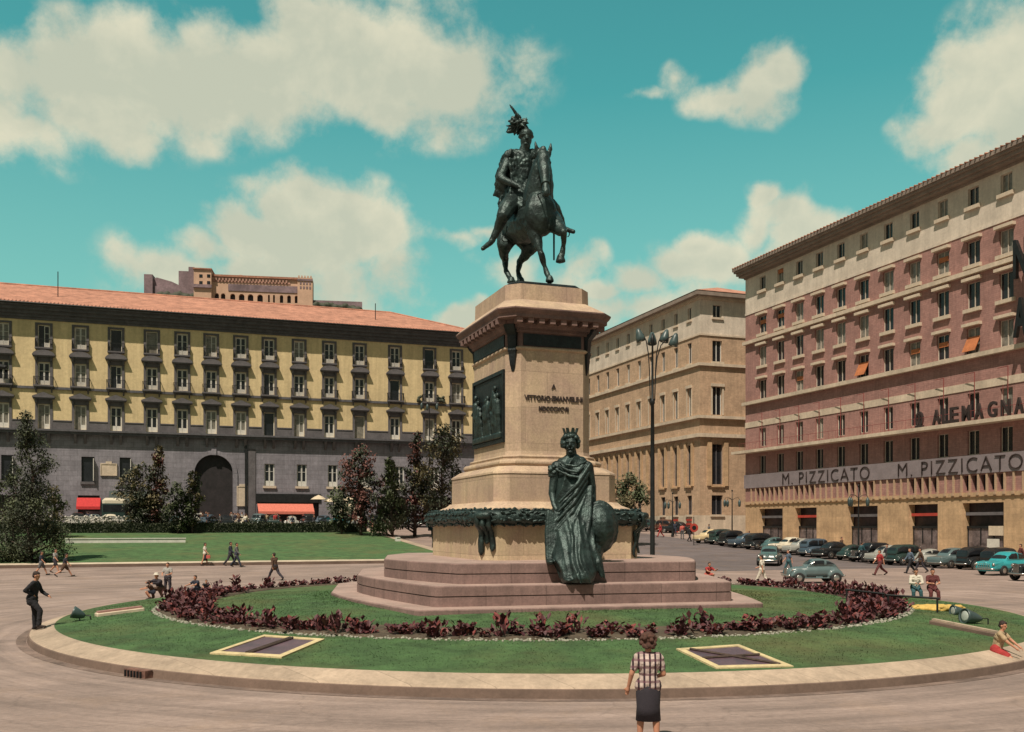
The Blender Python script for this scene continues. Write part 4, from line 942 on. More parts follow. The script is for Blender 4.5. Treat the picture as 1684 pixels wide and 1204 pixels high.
roof = rf.build('roof', M_['roofr'], brk); mb = MB()
for i in range(int(XL / .5)): mb.tube([(-.4 + i * .5, -1.47, 31.83), (-.4 + i * .5, -.3, 32.03)], .075, 5)
mb.build('eaves_tiles', M_['roofr'], roof)
def small_window(w, h, hood=True, sill=True, sash=True):
    p = MB(); p.box(-w/2, w/2, .24, .28, 0, h)
    f = MB(); b = .04
    for a, c in ((-w/2, -w/2 + b), (w/2 - b, w/2), (-.03, .03)): f.box(a, c, .18, .237, 0, h)
    f.box(-w/2 + b, -.03, .18, .237, h - b, h); f.box(.03, w/2 - b, .18, .237, h - b, h); f.box(-w/2 + b, -.03, .18, .237, 0, b * 1.6); f.box(.03, w/2 - b, .18, .237, 0, b * 1.6)
    hd = MB(); hd.box(-w/2 - .22, w/2 + .22, -.38, -.003, h + .12, h + .36); hd = hd.mesh('lintel', M_['cream'])
    sl_ = MB(); sl_.box(-w/2 - .2, w/2 + .2, -.24, .1, -.30, -.003); sl_ = sl_.mesh('sill', M_['cream'])
    return p.mesh('window', M_['glass']), f.mesh('window_frame', M_['creamw']), hd if hood else None, sl_ if sill else None
WK = {k: small_window(w, z1 - z0, hood=k in 'abc', sill=k in 'eab') for k, z0, z1, w in ROWS}
def shutter_mesh(w, h, tilt):
    q = MB(); zt = h * .58; q.loft([[(-w/2 + .03, -.03, zt), (w/2 - .03, -.03, zt), (w/2 - .03, .03, zt), (-w/2 + .03, .03, zt)], [(-w/2 + .03, -tilt, .12), (w/2 - .03, -tilt, .12), (w/2 - .03, -tilt + .05, .12), (-w/2 + .03, -tilt + .05, .12)]])
    q.box(-w/2 + .02, w/2 - .02, .1, .16, zt + .01, h * .66); return q.mesh('roller_shutter', M_['orange'])
shm = {k: shutter_mesh(w, z1 - z0, .55) for k, z0, z1, w in ROWS}
short = MB(); short.box(-.5, .5, .08, .14, 1.05, 1.45); short = short.mesh('roller_shutter', M_['orange'])
SHUT = {('c', 5): 1, ('c', 9): 1, ('c', 7): 2, ('c', 8): 2, ('a', 8): 2, ('a', 1): 2, ('e', 1): 2, ('c', 2): 2, ('a', 0): 2}
for k, z0, z1, w in ROWS:
    pm, fm, hm, sm = WK[k]
    for i, c in enumerate(RC[:14]):
        w_ = link('window', pm, brk, (c, 0, z0)); curtain(w_, .22); link('window_frame', fm, w_)
        if hm: link('lintel', hm, w_)
        if sm: link('sill', sm, w_)
        sh = SHUT.get((k, i))
        if sh == 1: link('roller_shutter', shm[k], w_)
        if sh == 2: link('roller_shutter', short, w_)
# red tube frames standing on the balcony slab
for i, c in enumerate(RC[:14]):
    q = MB(); q.tube([(c + .62, -.5, 11.42), (c + .62, -.5, 15.3)], .035, 5); q.tube([(c + .62, -.5, 15.3), (c - .5, -.35, 15.3)], .03, 5); q.tube([(c + .15, -.5, 11.42), (c + .15, -.5, 13.9)], .02, 5); q.build('sign_frame', M_['redd'], brk)
q = MB(); q.tube([(0, -1.0, 12.2), (XL, -1.0, 12.2)], .02, 5)
for i in range(60): q.tube([(i * 1.03 + .3, -1.0, 11.42), (i * 1.03 + .3, -1.0, 12.2)], .014, 4)
q.build('railing', M_['redd'], brk)
# shop fronts
for i, (a, b) in enumerate(SH):
    q = MB(); q.box(a + .02, b - .02, .5, .56, .3, 2.9)
    s_ = q.build('shop_window', M_['shopg'], brk)
    q = MB(); q.box(a + .02, b - .02, .42, .49, 2.9, 3.1)
    for t in range(4): x = a + .1 + (b - a - .2) * t / 3; q.box(x - .04, x + .04, .44, .498, 1.6 if t in (1, 2) else .2, 2.898)
    q.build('shop_frame', M_['iron'], s_)
    q = MB(); q.box(a + .02, b - .02, .3, .40, 3.95, 4.2); q.build('shop_blind', M_['redp'] if i in (1, 3) else M_['trim'], s_)
for x, z, w, h in ((31.0, 1.9, 1.1, .8),): pass
# lettering
SGN = M_['letter']
def s_of(px, off=0):
    k = (px - CX) / F; P = RP - U * off; d = -V
    return (k * P.y - P.x) / (d.x - k * d.y)
def sign(body, s0, s1, z, h, y, depth=.08, parent=brk, m=SGN, name='lettering', offset=.0):
    me = text_mesh(body, h, depth, m, name, offset=offset, space=1.15); o = link(name, me, parent, (s0, y, z)); o.scale = ((s1 - s0) / me['w'], 1, 1); return o
sign('M. PIZZICATO', s_of(1287, .2), s_of(1430, .2), 7.44, 1.15, -.21, offset=-.024)
sign('M. PIZZICATO', s_of(1477, .2), s_of(1682, .2), 7.44, 1.15, -.21, offset=-.024)
for ch, px in zip('ALEMAGNA', (1541, 1557, 1570, 1590, 1611, 1633, 1655, 1677)):
    me = text_mesh(ch, 1.25, .18, SGN, 'sign_letter', offset=.025); s = s_of(px, .9); o = link('sign_letter', me, brk, (s - .42, -.95, 11.46)); o.scale = (.84 / me['w'], 1, 1)
q = MB(); s = s_of(1513, .9)
q.add([], []); 
for i in range(20):
    t0, t1 = 2 * math.pi * i / 20, 2 * math.pi * (i + 1) / 20
    q.loft([[(s + rr * .42 * math.cos(t), y, 12.1 + rr * .68 * math.sin(t)) for rr, t in ((1, t0), (1, t1), (.66, t1), (.66, t0))] for y in (-1.04, -.86)])
q.box(s - .1, s + .1, -1.03, -.87, 11.75, 12.5); q.box(s - .45, s + .45, -1.03, -.87, 11.44, 11.6); q.build('sign_letter', SGN, brk)
for ch, z in (('N', 21.6), ('A', 17.2)):
    me = text_mesh(ch, 2.9, .3, M_['iron'], 'sign_letter', offset=.03); o = link('sign_letter', me, brk, (s_of(1668, 1.0), -1.0, z)); o.scale = (1.25 / me['w'], 1, 1)
    q = MB(); q.tube([(s_of(1682, 1), -1.0, z + 1.4), (s_of(1682, 1), 0, z + 1.4)], .05); q.build('sign_bracket', M_['iron'], brk)
q = MB(); s = s_of(1633); q.box(s - .75, s + .75, -.06, -.003, 2.35, 3.1)
plq = q.build('notice_board', M_['cream'], brk); plq.location = (0, -.12 + .5, 0)

# --- tan corner building behind
MP = Vector((22.84, 117.3, 0))
tan = empty('tan_building', MP, TR, 'tan office block with white attic band and red tiled roof at the street corner', 'building')
LL = 60.0
MC = [-(2.5 + 3.4 * i) for i in range(17)]
MR = [('e', 28.6, 30.1, .9), ('b', 23.2, 25.75, 1.0), ('c', 16.7, 20.1, 1.0), ('g', 8.2, 13.1, 1.15), ('h', 4.5, 6.85, 1.15)]
FC = [2.42]
def twohole(cols, s): return [(c - w/2 * s, c + w/2 * s, z0, z1) for k, z0, z1, w in MR for c in cols]
FRM = Matrix.Rotation(rad(90), 4, 'Z')          # front face (towards the square) in the frame of the long face
def tanwall(name, z0, z1, m):
    mb = MB(); wall(mb, -LL, 0, z0, z1, twohole(MC, 1), .4); mb.M = FRM; wall(mb, 0, 12, z0, z1, twohole(FC, 1.35), .4); mb.M = None
    mb.quad((-LL, 0, z0), (-LL, 12, z0), (-LL, 12, z1), (-LL, 0, z1)); mb.quad((-LL, 12, z0), (0, 12, z0), (0, 12, z1), (-LL, 12, z1))
    return mb.build(name, m, tan)
tanwall('attic_wall', 26.4, 30.7, M_['creamw']); tanwall('upper_wall', 4.4, 26.4, M_['tan']); 
mb = MB(); mb.box(-LL, .0, 0.0, 12, 0, 4.398); mb.build('stone_base', M_['cream'], tan)
def tanstrip(name, z0, z1, pj, m):
    mb = MB(); mb.box(-LL, pj, -pj, .1, z0, z1); mb.box(0.0, pj, .1, 12.0, z0, z1); return mb.build(name, m, tan)
tanstrip('ledge', 26.3, 26.5, .12, M_['cream']); tanstrip('ledge', 22.6, 22.95, .3, M_['cream']); tanstrip('ledge', 16.2, 16.55, .4, M_['cream']); tanstrip('ledge', 13.9, 14.35, .5, M_['cream'])
tanstrip('cornice', 30.702, 31.0, .35, M_['cream']); tanstrip('cornice', 31.002, 31.5, 1.0, M_['soffit'])
rf = MB(); rf.quad((-LL, -1.05, 31.53), (1.05, -1.05, 31.53), (-5, 5.5, 33.7), (-LL, 5.5, 33.7)); rf.quad((1.05, -1.05, 31.53), (1.05, 13, 31.53), (-5, 5.5, 33.7)); rf.quad((1.05, 13, 31.53), (-LL, 13, 31.53), (-LL, 5.5, 33.7), (-5, 5.5, 33.7)); rf.quad((-LL, -1.05, 31.53), (-LL, 13, 31.53), (1.05, 13, 31.53), (1.05, -1.05, 31.53))
rf.build('roof', M_['roof'], tan)
for k, z0, z1, w in MR:
    p_ = MB(); h = z1 - z0; p_.box(-w/2, w/2, .3, .34, 0, h); pm = p_.mesh('window', M_['glass'])
    f = MB()
    for a, c in ((-w/2, -w/2 + .07), (w/2 - .07, w/2), (-.035, .035)): f.box(a, c, .24, .297, 0, h)
    fm = f.mesh('window_frame', M_['white'] if k in 'bce' else M_['trim'])
    hd = MB()
    if k == 'c': hd.box(-w/2 - .18, w/2 + .18, -.2, -.003, h + .05, h + .4); hd.box(-w/2 - .16, -w/2 - .003, -.07, -.003, 0, h + .048); hd.box(w/2 + .003, w/2 + .16, -.07, -.003, 0, h + .048)
    elif k == 'g':
        for s in (-1, 1): hd.box(s * (w/2 + .28) - .22, s * (w/2 + .28) + .22, -.22, -.003, -.2, h + .3)
        hd.box(-w/2 - .1, w/2 + .1, -.3, .1, -.36, -.203)
    else: hd.box(-w/2 - .15, w/2 + .15, -.18, -.003, -.26, -.01)
    hm = hd.mesh('window_surround', M_['cream'] if k != 'g' else M_['ochre'])
    for c in MC[:13]:
        w_ = link('window', pm, tan, (c, 0, z0)); curtain(w_, .2); link('window_frame', fm, w_); link('window_surround', hm, w_)
    for c in FC:
        w_ = link('window', pm, tan, tuple(FRM @ Vector((c, 0, z0))), rad(90)); w_.scale = (1.35, 1, 1); link('window_frame', fm, w_); link('window_surround', hm, w_)
for c in MC[:9]:
    mb = MB()
    for z in (2.2, 2.7, 3.2, 3.7): mb.box(c - .6, c + .6, -.14, -.004, z, z + .26)
    mb.build('vent_grille', M_['redp'], tan)

# more of the town, past the ends of the three fronts
def block(name, loc, rz, L_, Dp, H_, m, label, cat='building', base=0):
    e = empty(name, loc, rz, label, cat); hs = [(x - .6, x + .6, z, z + 1.9) for x in [2.5 + 3.6 * i for i in range(int((L_ - 3) / 3.6))] for z in [base + 4 + 3.7 * j for j in range(int((H_ - 5) / 3.7))]]
    mb = MB(); wall(mb, 0, L_, base, base + H_, hs, .3); mb.quad((0, 0, base), (0, Dp, base), (0, Dp, base + H_), (0, 0, base + H_)); mb.quad((L_, 0, base), (L_, Dp, base), (L_, Dp, base + H_), (L_, 0, base + H_)); mb.quad((0, Dp, base), (L_, Dp, base), (L_, Dp, base + H_), (0, Dp, base + H_)); mb.build('wall', m, e)
    mb = MB(); mb.box(.1, L_ - .1, .32, .4, base, base + H_ - .1); mb.build('window_panes', M_['glass'], e)
    mb = MB(); mb.box(-.5, L_ + .5, -.5, Dp + .5, base + H_, base + H_ + .6); mb.build('cornice', M_['soffit'], e); return e
block('corner_block', Vector((1.0, 176, 0)), TH, 26, 14, 24, M_['tan'], 'plain tan block closing the far end of the side street', base=4)

# --- hill and fortress monastery
hill = MB(); hr = []
for j in range(24):
    t = j / 23; y = 330 + 420 * t; row = []
    for i in range(41):
        x = -520 + 640 * i / 40; hgt = 118 * math.exp(-((x + 190) / 200) ** 2) * (1 - math.exp(-((y - 330) / 130) ** 2)) + 4 * noise.noise(Vector((x * .02, y * .02, 0)))
        row.append((x, y, hgt + slope(x, y) * .3 - (6 if j == 0 else 0)))
    hr.append(row)
hill.loft(hr, cap0=False, cap1=False, closed=False); props(hill.build('hill', M_['hill'], smooth=True), kind='structure')
CY = 620.0; kk = CY / F
CAO = Vector(((350 - CX) * kk, CY, 0))
cas = empty('hilltop_castle', CAO, rad(9), 'pinkish fortress monastery with arcade crowning the hill above the palace roof', 'castle')
sc_ = math.cos(rad(9))
def cx_(px): return (px - 350) * kk * 1.02
def cz_(y, px): return EYE + (HZ - y) * (CY + (px - 350) * kk * .16) / F
def cbox(name, px0, px1, ytop, ybot, y0, y1, m, merlons=0):
    q = MB(); x0, x1 = cx_(px0), cx_(px1); pm_ = (px0 + px1) / 2; z0, z1 = cz_(ybot, pm_), cz_(ytop, pm_); q.box(x0, x1, y0, y1, z0, z1)
    if merlons:
        n = merlons
        for i in range(n): a = x0 + (x1 - x0) * (i + .2) / n; q.box(a, a + (x1 - x0) * .5 / n, y0 - .1, y0 + 1, z1 + .002, z1 + 1.2)
    return q.build(name, m, cas)
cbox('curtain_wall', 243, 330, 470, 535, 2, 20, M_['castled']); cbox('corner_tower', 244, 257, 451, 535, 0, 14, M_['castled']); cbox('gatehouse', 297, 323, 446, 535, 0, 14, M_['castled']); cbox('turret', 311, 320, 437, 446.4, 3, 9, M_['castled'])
q = MB(); xs = [cx_(p) for p in (257, 262, 285, 300)]; zs = [cz_(y, 280) for y in (458, 455, 461, 468)]
q.loft([[(xs[0], y, cz_(472, 280)), (xs[3], y, cz_(472, 280)), (xs[3], y, zs[3]), (xs[2], y, zs[2]), (xs[1], y, zs[1]), (xs[0], y, zs[0])] for y in (3, 15)]); q.build('bastion', M_['castled'], cas)
cbox('corner_pavilion', 322, 349, 446, 535, -4, 12, M_['castlel']); q = MB(); q.box(cx_(321), cx_(350), -5, 13, cz_(446, 336) + .02, cz_(444, 336)); q.build('pavilion_roof', M_['roofr'], cas)
q = MB(); q.box(cx_(321), cx_(350), -5.5, -4.02, cz_(476, 336), cz_(471, 336)); q.build('loggia', M_['castled'], cas)
for px in (333, 345):
    for y in (456, 467): q = MB(); q.box(cx_(px) - 1, cx_(px) + 1, -4.2, -4.02, cz_(y + 3, px), cz_(y - 2, px)); q.build('window', M_['glass'], cas)
# arcaded range
x0, x1 = cx_(349), cx_(487); z0, zt = cz_(540, 420), cz_(458, 420)
arches = [(356, 7), (366, 7), (381, 8), (395, 9), (409, 9), (424, 9), (438, 3), (446, 3), (458, 5.5), (470, 6), (482, 6)]
hs = []
for p, w in arches: zc = cz_(497 + (p - 350) * .02, p); hs.append((cx_(p) - w * kk / 2, cx_(p) + w * kk / 2, zc - (4 if p < 430 else -1) * kk, zc + (15 - (p - 350) * .01) * kk))
mb = MB(); wall(mb, x0, x1, z0, zt, hs, 3); mb.quad((x1, 0, z0), (x1, 14, z0), (x1, 14, zt), (x1, 0, zt)); mb.quad((x0, 14, z0), (x1, 14, z0), (x1, 14, zt), (x0, 14, zt)); rng = mb.build('arcaded_range', M_['castlel'], cas)
mb = MB()
for (a, b, c, d) in hs:
    w = (b - a) / 2
    for s in (-1, 1):
        pts = [((a + b) / 2 + s * w * math.cos(t), d - w + w * math.sin(t)) for t in [math.pi / 2 * i / 5 for i in range(6)]] + [((a + b) / 2 + s * w, d)]
        mb.loft([[(x, .02, z) for x, z in pts], [(x, 2.9, z) for x, z in pts]])
mb.build('arch_heads', M_['castlel'], rng)
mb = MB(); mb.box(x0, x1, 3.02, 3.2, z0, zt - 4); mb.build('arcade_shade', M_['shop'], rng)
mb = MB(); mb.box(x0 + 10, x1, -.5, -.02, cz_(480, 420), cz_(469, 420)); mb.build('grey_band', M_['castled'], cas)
mb = MB(); mb.box(x0, x1 - 6, -.4, -.02, cz_(466, 420), cz_(463, 420)); [mb.box(x0 + 2 + i * 2.1, x0 + 3 + i * 2.1, -1.0, -.42, cz_(464, 420), cz_(460, 420)) for i in range(22)]; mb.build('upper_arcade', M_['castle'], cas)
q = MB(); q.box(x0, x1, -1.4, 14.5, zt + .02, zt + 1.3); q.build('roof', M_['roofr'], cas)
cbox('end_tower', 484, 508, 458.5, 540, -3, 12, M_['castlel'], 5)
q = MB(); q.box(cx_(483.5), cx_(508.5), -3.6, -3.02, cz_(464, 495), cz_(461, 495))
for k in range(4): 
    for y in (468, 475): q.box(cx_(489 + k * 5) - .5, cx_(489 + k * 5) + .5, -3.2, -3.02, cz_(y + 2, 495), cz_(y - 2, 495))
q.build('tower_openings', M_['castled'], cas)
cbox('belvedere', 387, 397, 451, 460, 4, 9, M_['castlel']); q = MB(); q.loft([[(cx_(386), 3, cz_(451, 390)), (cx_(398), 3, cz_(451, 390)), (cx_(398), 10, cz_(451, 390)), (cx_(386), 10, cz_(451, 390))], [(cx_(391), 6, cz_(448, 390)), (cx_(393), 6, cz_(448, 390)), (cx_(393), 7, cz_(448, 390)), (cx_(391), 7, cz_(448, 390))]]); q.build('dome', M_['castle'], cas)
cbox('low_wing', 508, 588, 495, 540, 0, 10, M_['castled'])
q = MB(); rnd = random.Random(8)
for i in range(26): q.ell((cx_(508 + i * 3.1), -1 + rnd.uniform(-1, 1), cz_(503 + rnd.uniform(-2, 3) + i * .15, 550)), (1.8, 1.5, 2.0), n=7)
for i in range(20): q.ell((cx_(262 + i * 3.1), -1, cz_(488 + rnd.uniform(-3, 5), 290)), (2.2, 1.5, 2.4), n=7)
props(link('hill_shrubs', remesh(q, 'hill_shrubs', M_['leafd'], .8, 0, 1.0, 2)), 'dark scrub growing at the foot of the hilltop castle', 'shrubs', kind='stuff').matrix_world = Matrix.Translation(CAO) @ Matrix.Rotation(rad(9), 4, 'Z')
# ------------------------------------------------------------------ bedding ring, edging stones
def plant_mesh(seed):
    rnd = random.Random(seed); mb = MB(); h = rnd.uniform(.40, .66)
    for k in range(rnd.randint(34, 46)):
        an = rnd.uniform(0, 6.28); z0 = rnd.uniform(.0, h * .7); L_ = rnd.uniform(.13, .25); up = rnd.uniform(.45, 1.45)
        d = Vector((math.cos(an) * math.cos(up), math.sin(an) * math.cos(up), math.sin(up))); sd_ = Vector((-math.sin(an), math.cos(an), 0)) * rnd.uniform(.035, .07)
        p = Vector((rnd.gauss(0, .10), rnd.gauss(0, .10), z0)); m_ = 0 if rnd.random() < .82 else 1
        a, b, c, e = p, p + d * L_ * .5 + sd_ + Vector((0, 0, .02)), p + d * L_, p + d * L_ * .5 - sd_ + Vector((0, 0, .02))
        mb.quad(tuple(a), tuple(b), tuple(c), m=m_); mb.quad(tuple(a), tuple(c), tuple(e), m=m_)
    mb.tube([(0, 0, 0), (0, 0, h * .75)], .012, 4, 0)
    return mb.mesh('bedding_plant', [M_['flow'], M_['flow2']])
PM = [plant_mesh(s) for s in range(12)]
rnd = random.Random(2); RC0 = Vector((.63, 33.1, 0)); k = 0
cands = []
for i in range(158):
    for row, rr in enumerate((11.72, 11.25, 10.75)):
        a = 2 * math.pi * (i + row / 3) / 158 + rnd.uniform(-.03, .03); r = rr + rnd.uniform(-.18, .18)
        x, y = RC0.x + r * math.cos(a), RC0.y + r * math.sin(a)
        if row == 2 and (math.sin(a) < -.55): continue
        if math.sin(a) > .25 and (row == 2 or (row == 1 and i % 2)): continue
        if math.sin(a) > .55 and -4.2 < x < 7.5: continue
        cands.append((x, y))
rnd.shuffle(cands); cands = sorted(cands, key=lambda c: c[1])[:296]
for x, y in cands:
    o = link('bedding_plant', PM[rnd.randrange(12)], None, (x, y, gz(x, y) - .02), rnd.uniform(0, 6.28)); s = rnd.uniform(.75, 1.1); o.scale = (s * 1.12, s * 1.12, s * (rnd.uniform(.5, .72) if rnd.random() > .12 else 1.15))
    props(o, 'dark purple red leafy plant in the ring bed around the monument', 'plant', 'bedding plants in the ring')
sb = ring_mesh('bed_soil', [12.0, 11.96, 10.5, 10.44], lambda r: island_z(ISL.x + r, ISL.y) + (.03 if 10.45 < r < 11.99 else -.02), M_['soil'], c=RC0)
mb = MB(); rnd = random.Random(6)
for i in range(2600):
    a = 2 * math.pi * rnd.random(); r = 12.02 + rnd.uniform(-.13, .13); x, y = RC0.x + r * math.cos(a), RC0.y + r * math.sin(a); s = rnd.uniform(.016, .04)
    mb.ell((x, y, gz(x, y) + s * .3), (s, s * rnd.uniform(.7, 1.2), s * .8), n=6)
props(mb.build('edging_stones', M_['pebble']), 'rim of small pale stones edging the ring of dark red plants', 'stones', kind='stuff')

# diamond planting beds let into the lawn
def pit(loc, pts, label, bars):
    e = empty('pit_cover', loc, 0, label, 'pit cover', 'panelled pit covers in the near lawn')
    P = [Vector((x, y, 0)) for x, y in pts]; cen = sum(P, Vector()) / 4
    def zz(p, d): q = p + loc; return gz(q.x, q.y) - loc.z + d
    fr = MB()
    for i in range(4):
        a, b = P[i], P[(i + 1) % 4]; ai, bi = cen + (a - cen) * .83, cen + (b - cen) * .83
        fr.loft([[tuple(q + Vector((0, 0, zz(q, d)))) for q, d in ((a, -.05), (a, .035), (ai, .04), (ai, -.1))], [tuple(q + Vector((0, 0, zz(q, d)))) for q, d in ((b, -.05), (b, .035), (bi, .04), (bi, -.1))]])
    fr.build('stone_border', M_['kerb2'], e)
    so_ = MB(); I = [cen + (p - cen) * .84 for p in P]; so_.quad(*[tuple(q + Vector((0, 0, zz(q, .02)))) for q in I]); so_.build('dark_panel', M_['panel'], e)
    rl = MB()
    for (u0, v0), (u1, v1) in bars:
        def bl(u_, v_): return I[0].lerp(I[1], u_).lerp(I[3].lerp(I[2], u_), v_)
        p, q = bl(u0, v0), bl(u1, v1); rl.tube([tuple(p + Vector((0, 0, zz(p, .04)))), tuple(q + Vector((0, 0, zz(q, .04))))], .03, 6)
    rl.build('timber_rail', M_['bark'], e)
    return
    rnd = random.Random(len(label)); fl = MB()
    for _ in range(150):
        q = I[0].lerp(I[1], rnd.random()).lerp(I[3].lerp(I[2], rnd.random()), rnd.random()); fl.ell(tuple(q + Vector((0, 0, zz(q, .05)))), (.05, .05, .03), n=5)
    props(fl.build('seedlings', M_['soil2'], e), kind='stuff')
M_['panel'] = mat('mauve dark panel', (.15, .085, .105), .45, .35, 1.6, .2, 12, .15, 12, col2=(.075, .05, .065)); M_['kerb2'] = mat('yellow stone border', (.62, .50, .28), .9, .12, 3, .15, 20, .2, 20); M_['soil2'] = mat('bed seedlings', (.19, .085, .095), .9, .2, 4, .2, 20, .2, 20)
def gpt(px, py):
    Y = 20.0
    for _ in range(40): x = (px - CX) / F * Y; Y = (EYE - gz(x, Y)) * F / (py - HZ)
    return Vector(((px - CX) / F * Y, Y, gz((px - CX) / F * Y, Y)))
def pitpx(q, label, bars):
    w = [gpt(*p) for p in q]; c = sum(w, Vector()) / 4; pit(c, [(v.x - c.x, v.y - c.y) for v in w], label, bars)
pitpx([(345, 1076), (463, 1083), (534, 1053), (434, 1046)], 'diamond pit cover of dark mauve panels in pale stone border, near left lawn', [((.45, 0), (.5, 1)), ((.5, 0), (.55, 1))])
pitpx([(1112, 1069), (1178, 1101), (1305, 1098), (1215, 1062)], 'diamond pit cover crossed by a slanting dark bar, near right lawn', [((0, .1), (1, .95)), ((.55, .0), (.5, 1))])

# ------------------------------------------------------------------ trees
def tree(loc, h, w, seed, mt, shape='cone', n=2600, label='', leaf=.16, low=.12, mixm=None, cat='tree', group='trees planted round the far lawn', name='tree'):
    e = empty(name, loc, random.Random(seed).uniform(0, 6), label, cat, group); rnd = random.Random(seed)
    tk = MB(); top = h * .92
    pts = [(0.04 * h * math.sin(i * 1.3 + seed) * i / 8, .03 * h * math.cos(i * 1.7 + seed) * i / 8, -.1 + top * i / 8) for i in range(9)]
    tk.tube(pts, [max(.02, .018 * h * (1 - i / 8.4) + .015) for i in range(9)], 7)
    cl = []
    nb = int(34 + h * 4)
    for i in range(nb):
        t = low + (1 - low) * (i + rnd.random()) / nb; z = h * t
        prof = {'cone': (1 - t) ** .75 * 1.15, 'column': math.sin(math.pi * min(1, (t - low) / (1 - low) * .92 + .06)) ** .6, 'oval': math.sin(math.pi * min(1, (t - low) / (1 - low) * .9 + .05)) ** .75}[shape]
        rr = w / 2 * prof * rnd.uniform(.35, 1.0); a = rnd.uniform(0, 6.28)
        bx = [pts[min(8, int(t * 8))][0], pts[min(8, int(t * 8))][1]]
        c = Vector((bx[0] + rr * math.cos(a), bx[1] + rr * math.sin(a), z)); tk.tube([(bx[0], bx[1], max(.2, z - rr * .55)), tuple(c)], [.012 * h * (1 - t) + .012, .008], 5)
        cl.append((c, w * rnd.uniform(.10, .20) * (.6 + .6 * prof)))
    tk.build('trunk', M_['bark'], e, True)
    cr = MB(); wsum = [c[1] ** 2 for c in cl]
    for _ in range(int(n * 1.25)):
        c, r = rnd.choices(cl, wsum)[0]
        d = Vector((rnd.gauss(0, 1), rnd.gauss(0, 1), rnd.gauss(0, .9))); d = d.normalized() * r * 1.1 * rnd.random() ** .6
        p = c + d; s = leaf * rnd.uniform(.5, 1.3); q = Vector((rnd.gauss(0, 1), rnd.gauss(0, 1), rnd.gauss(0, 1))).normalized(); k = q.cross(Vector((.3, .2, 1))).normalized() * s * .5; q = q * s
        if p.z < .15: continue
        m_ = 0 if (not mixm or math.sin(c.x * 9 + c.z * 5 + seed) > -.2) else 1
        cr.add([tuple(p - q), tuple(p + k), tuple(p + q), tuple(p - k)], [(0, 1, 2, 3)], m_)
    cr.build('crown', [mt, mixm or mt], e); return e
T_ = [ # px, Y, top row, width px, material, second, shape, n, label
    (50, 66, 682, 88, 'leafd', 'leafm', 'cone', 17000, 'tallest bushy dark conifer at the left end of the far lawn', .095, .0),
    (22, 69, 770, 60, 'leafd', 'leafm', 'oval', 2600, 'dark rounded shrub-like tree half behind the big left conifer', .14, .0),
    (88, 90, 800, 34, 'leafy', 'leafm', 'oval', 1200, 'small leaning olive tree just right of the big left conifer', .16, .1),
    (228, 100, 765, 52, 'leafd', 'leafy', 'oval', 2400, 'loose brown green tree left of the tall thin reddish one', .2, .12),
    (258, 101, 733, 44, 'leafy', 'leafr', 'cone', 2600, 'tall thin tree with reddish top left of the carriage arch', .2, .12),
    (292, 99, 795, 40, 'leafm', 'leafd', 'oval', 1500, 'low green tree in front of the wall left of the arch', .2, .12),
    (316, 100, 775, 28, 'leafy', 'leafd', 'oval', 1300, 'small slim tree overlapping the left edge of the carriage arch', .18, .15),
    (562, 103, 800, 36, 'leafm', 'leafd', 'oval', 1500, 'low green tree left of the red leaved tree', .2, .15),
    (594, 101, 738, 60, 'leafr', 'leafd', 'oval', 3600, 'tree with deep red foliage right of the pink awning', .2, .14),
    (645, 100, 757, 56, 'leafm', 'leafd', 'cone', 3200, 'dark green tree between the red tree and the tall pair', .2, .10),
    (682, 104, 712, 50, 'leafd', 'leafr', 'cone', 3800, 'tall slender dark tree, left one of the pair near the pedestal', .2, .12),
    (727, 103, 700, 70, 'leafd', 'leafy', 'oval', 5200, 'tall broad brown green tree nearest the pedestal on its left', .2, .10),
    (1036, 96, 783, 52, 'leafy', 'leafm', 'oval', 2600, 'small glossy leaved tree right of the pedestal, before the tan building', .2, .2)]
for i, (px, Y, ty, wpx, m1, m2, shp, n, lab, leaf, low) in enumerate(T_):
    p = at(px, Y); h = EYE + (HZ - ty) * Y / F - p.z
    tree(p, h, wpx * 1.18 * Y / F, 30 + i, M_[m1], shp, n, lab, leaf, low, M_[m2])

# clipped hedge along the back of the far lawn (one continuous mass)
mb = MB(); rnd = random.Random(12)
a0, a1, t0 = -75.0, 20.5, 106.5
q = MB(); zb = slope_t(t0) + .2
core = MB(); core.loft([[(a, t0 - .55, zb), (a, t0 + .55, zb), (a, t0 + .5, zb + .95), (a, t0 - .5, zb + .95)] for a in (a0, a1)])
for _ in range(26000):
    a = rnd.uniform(a0, a1); hh = rnd.random()
    if rnd.random() < .55: p = Vector((a, t0 - .58 + rnd.uniform(-.05, .05), zb + hh * 1.0))
    else: p = Vector((a, t0 + rnd.uniform(-.55, .55), zb + .98 + rnd.uniform(-.08, .10 + .12 * math.sin(a * .9))))
    s = rnd.uniform(.06, .13); d = Vector((rnd.gauss(0, 1), rnd.gauss(0, 1), rnd.gauss(0, 1))).normalized(); k = d.cross(Vector((.2, .3, 1))).normalized() * s * .6; d = d * s
    core.add([tuple(p - d), tuple(p + k), tuple(p + d), tuple(p - k)], [(0, 1, 2, 3)], 0 if rnd.random() < .7 else 1)
hd = core.build('hedge', [M_['leafd'], M_['leafm']], rz=TH); props(hd, 'long dark clipped hedge along the back edge of the far lawn', 'hedge')
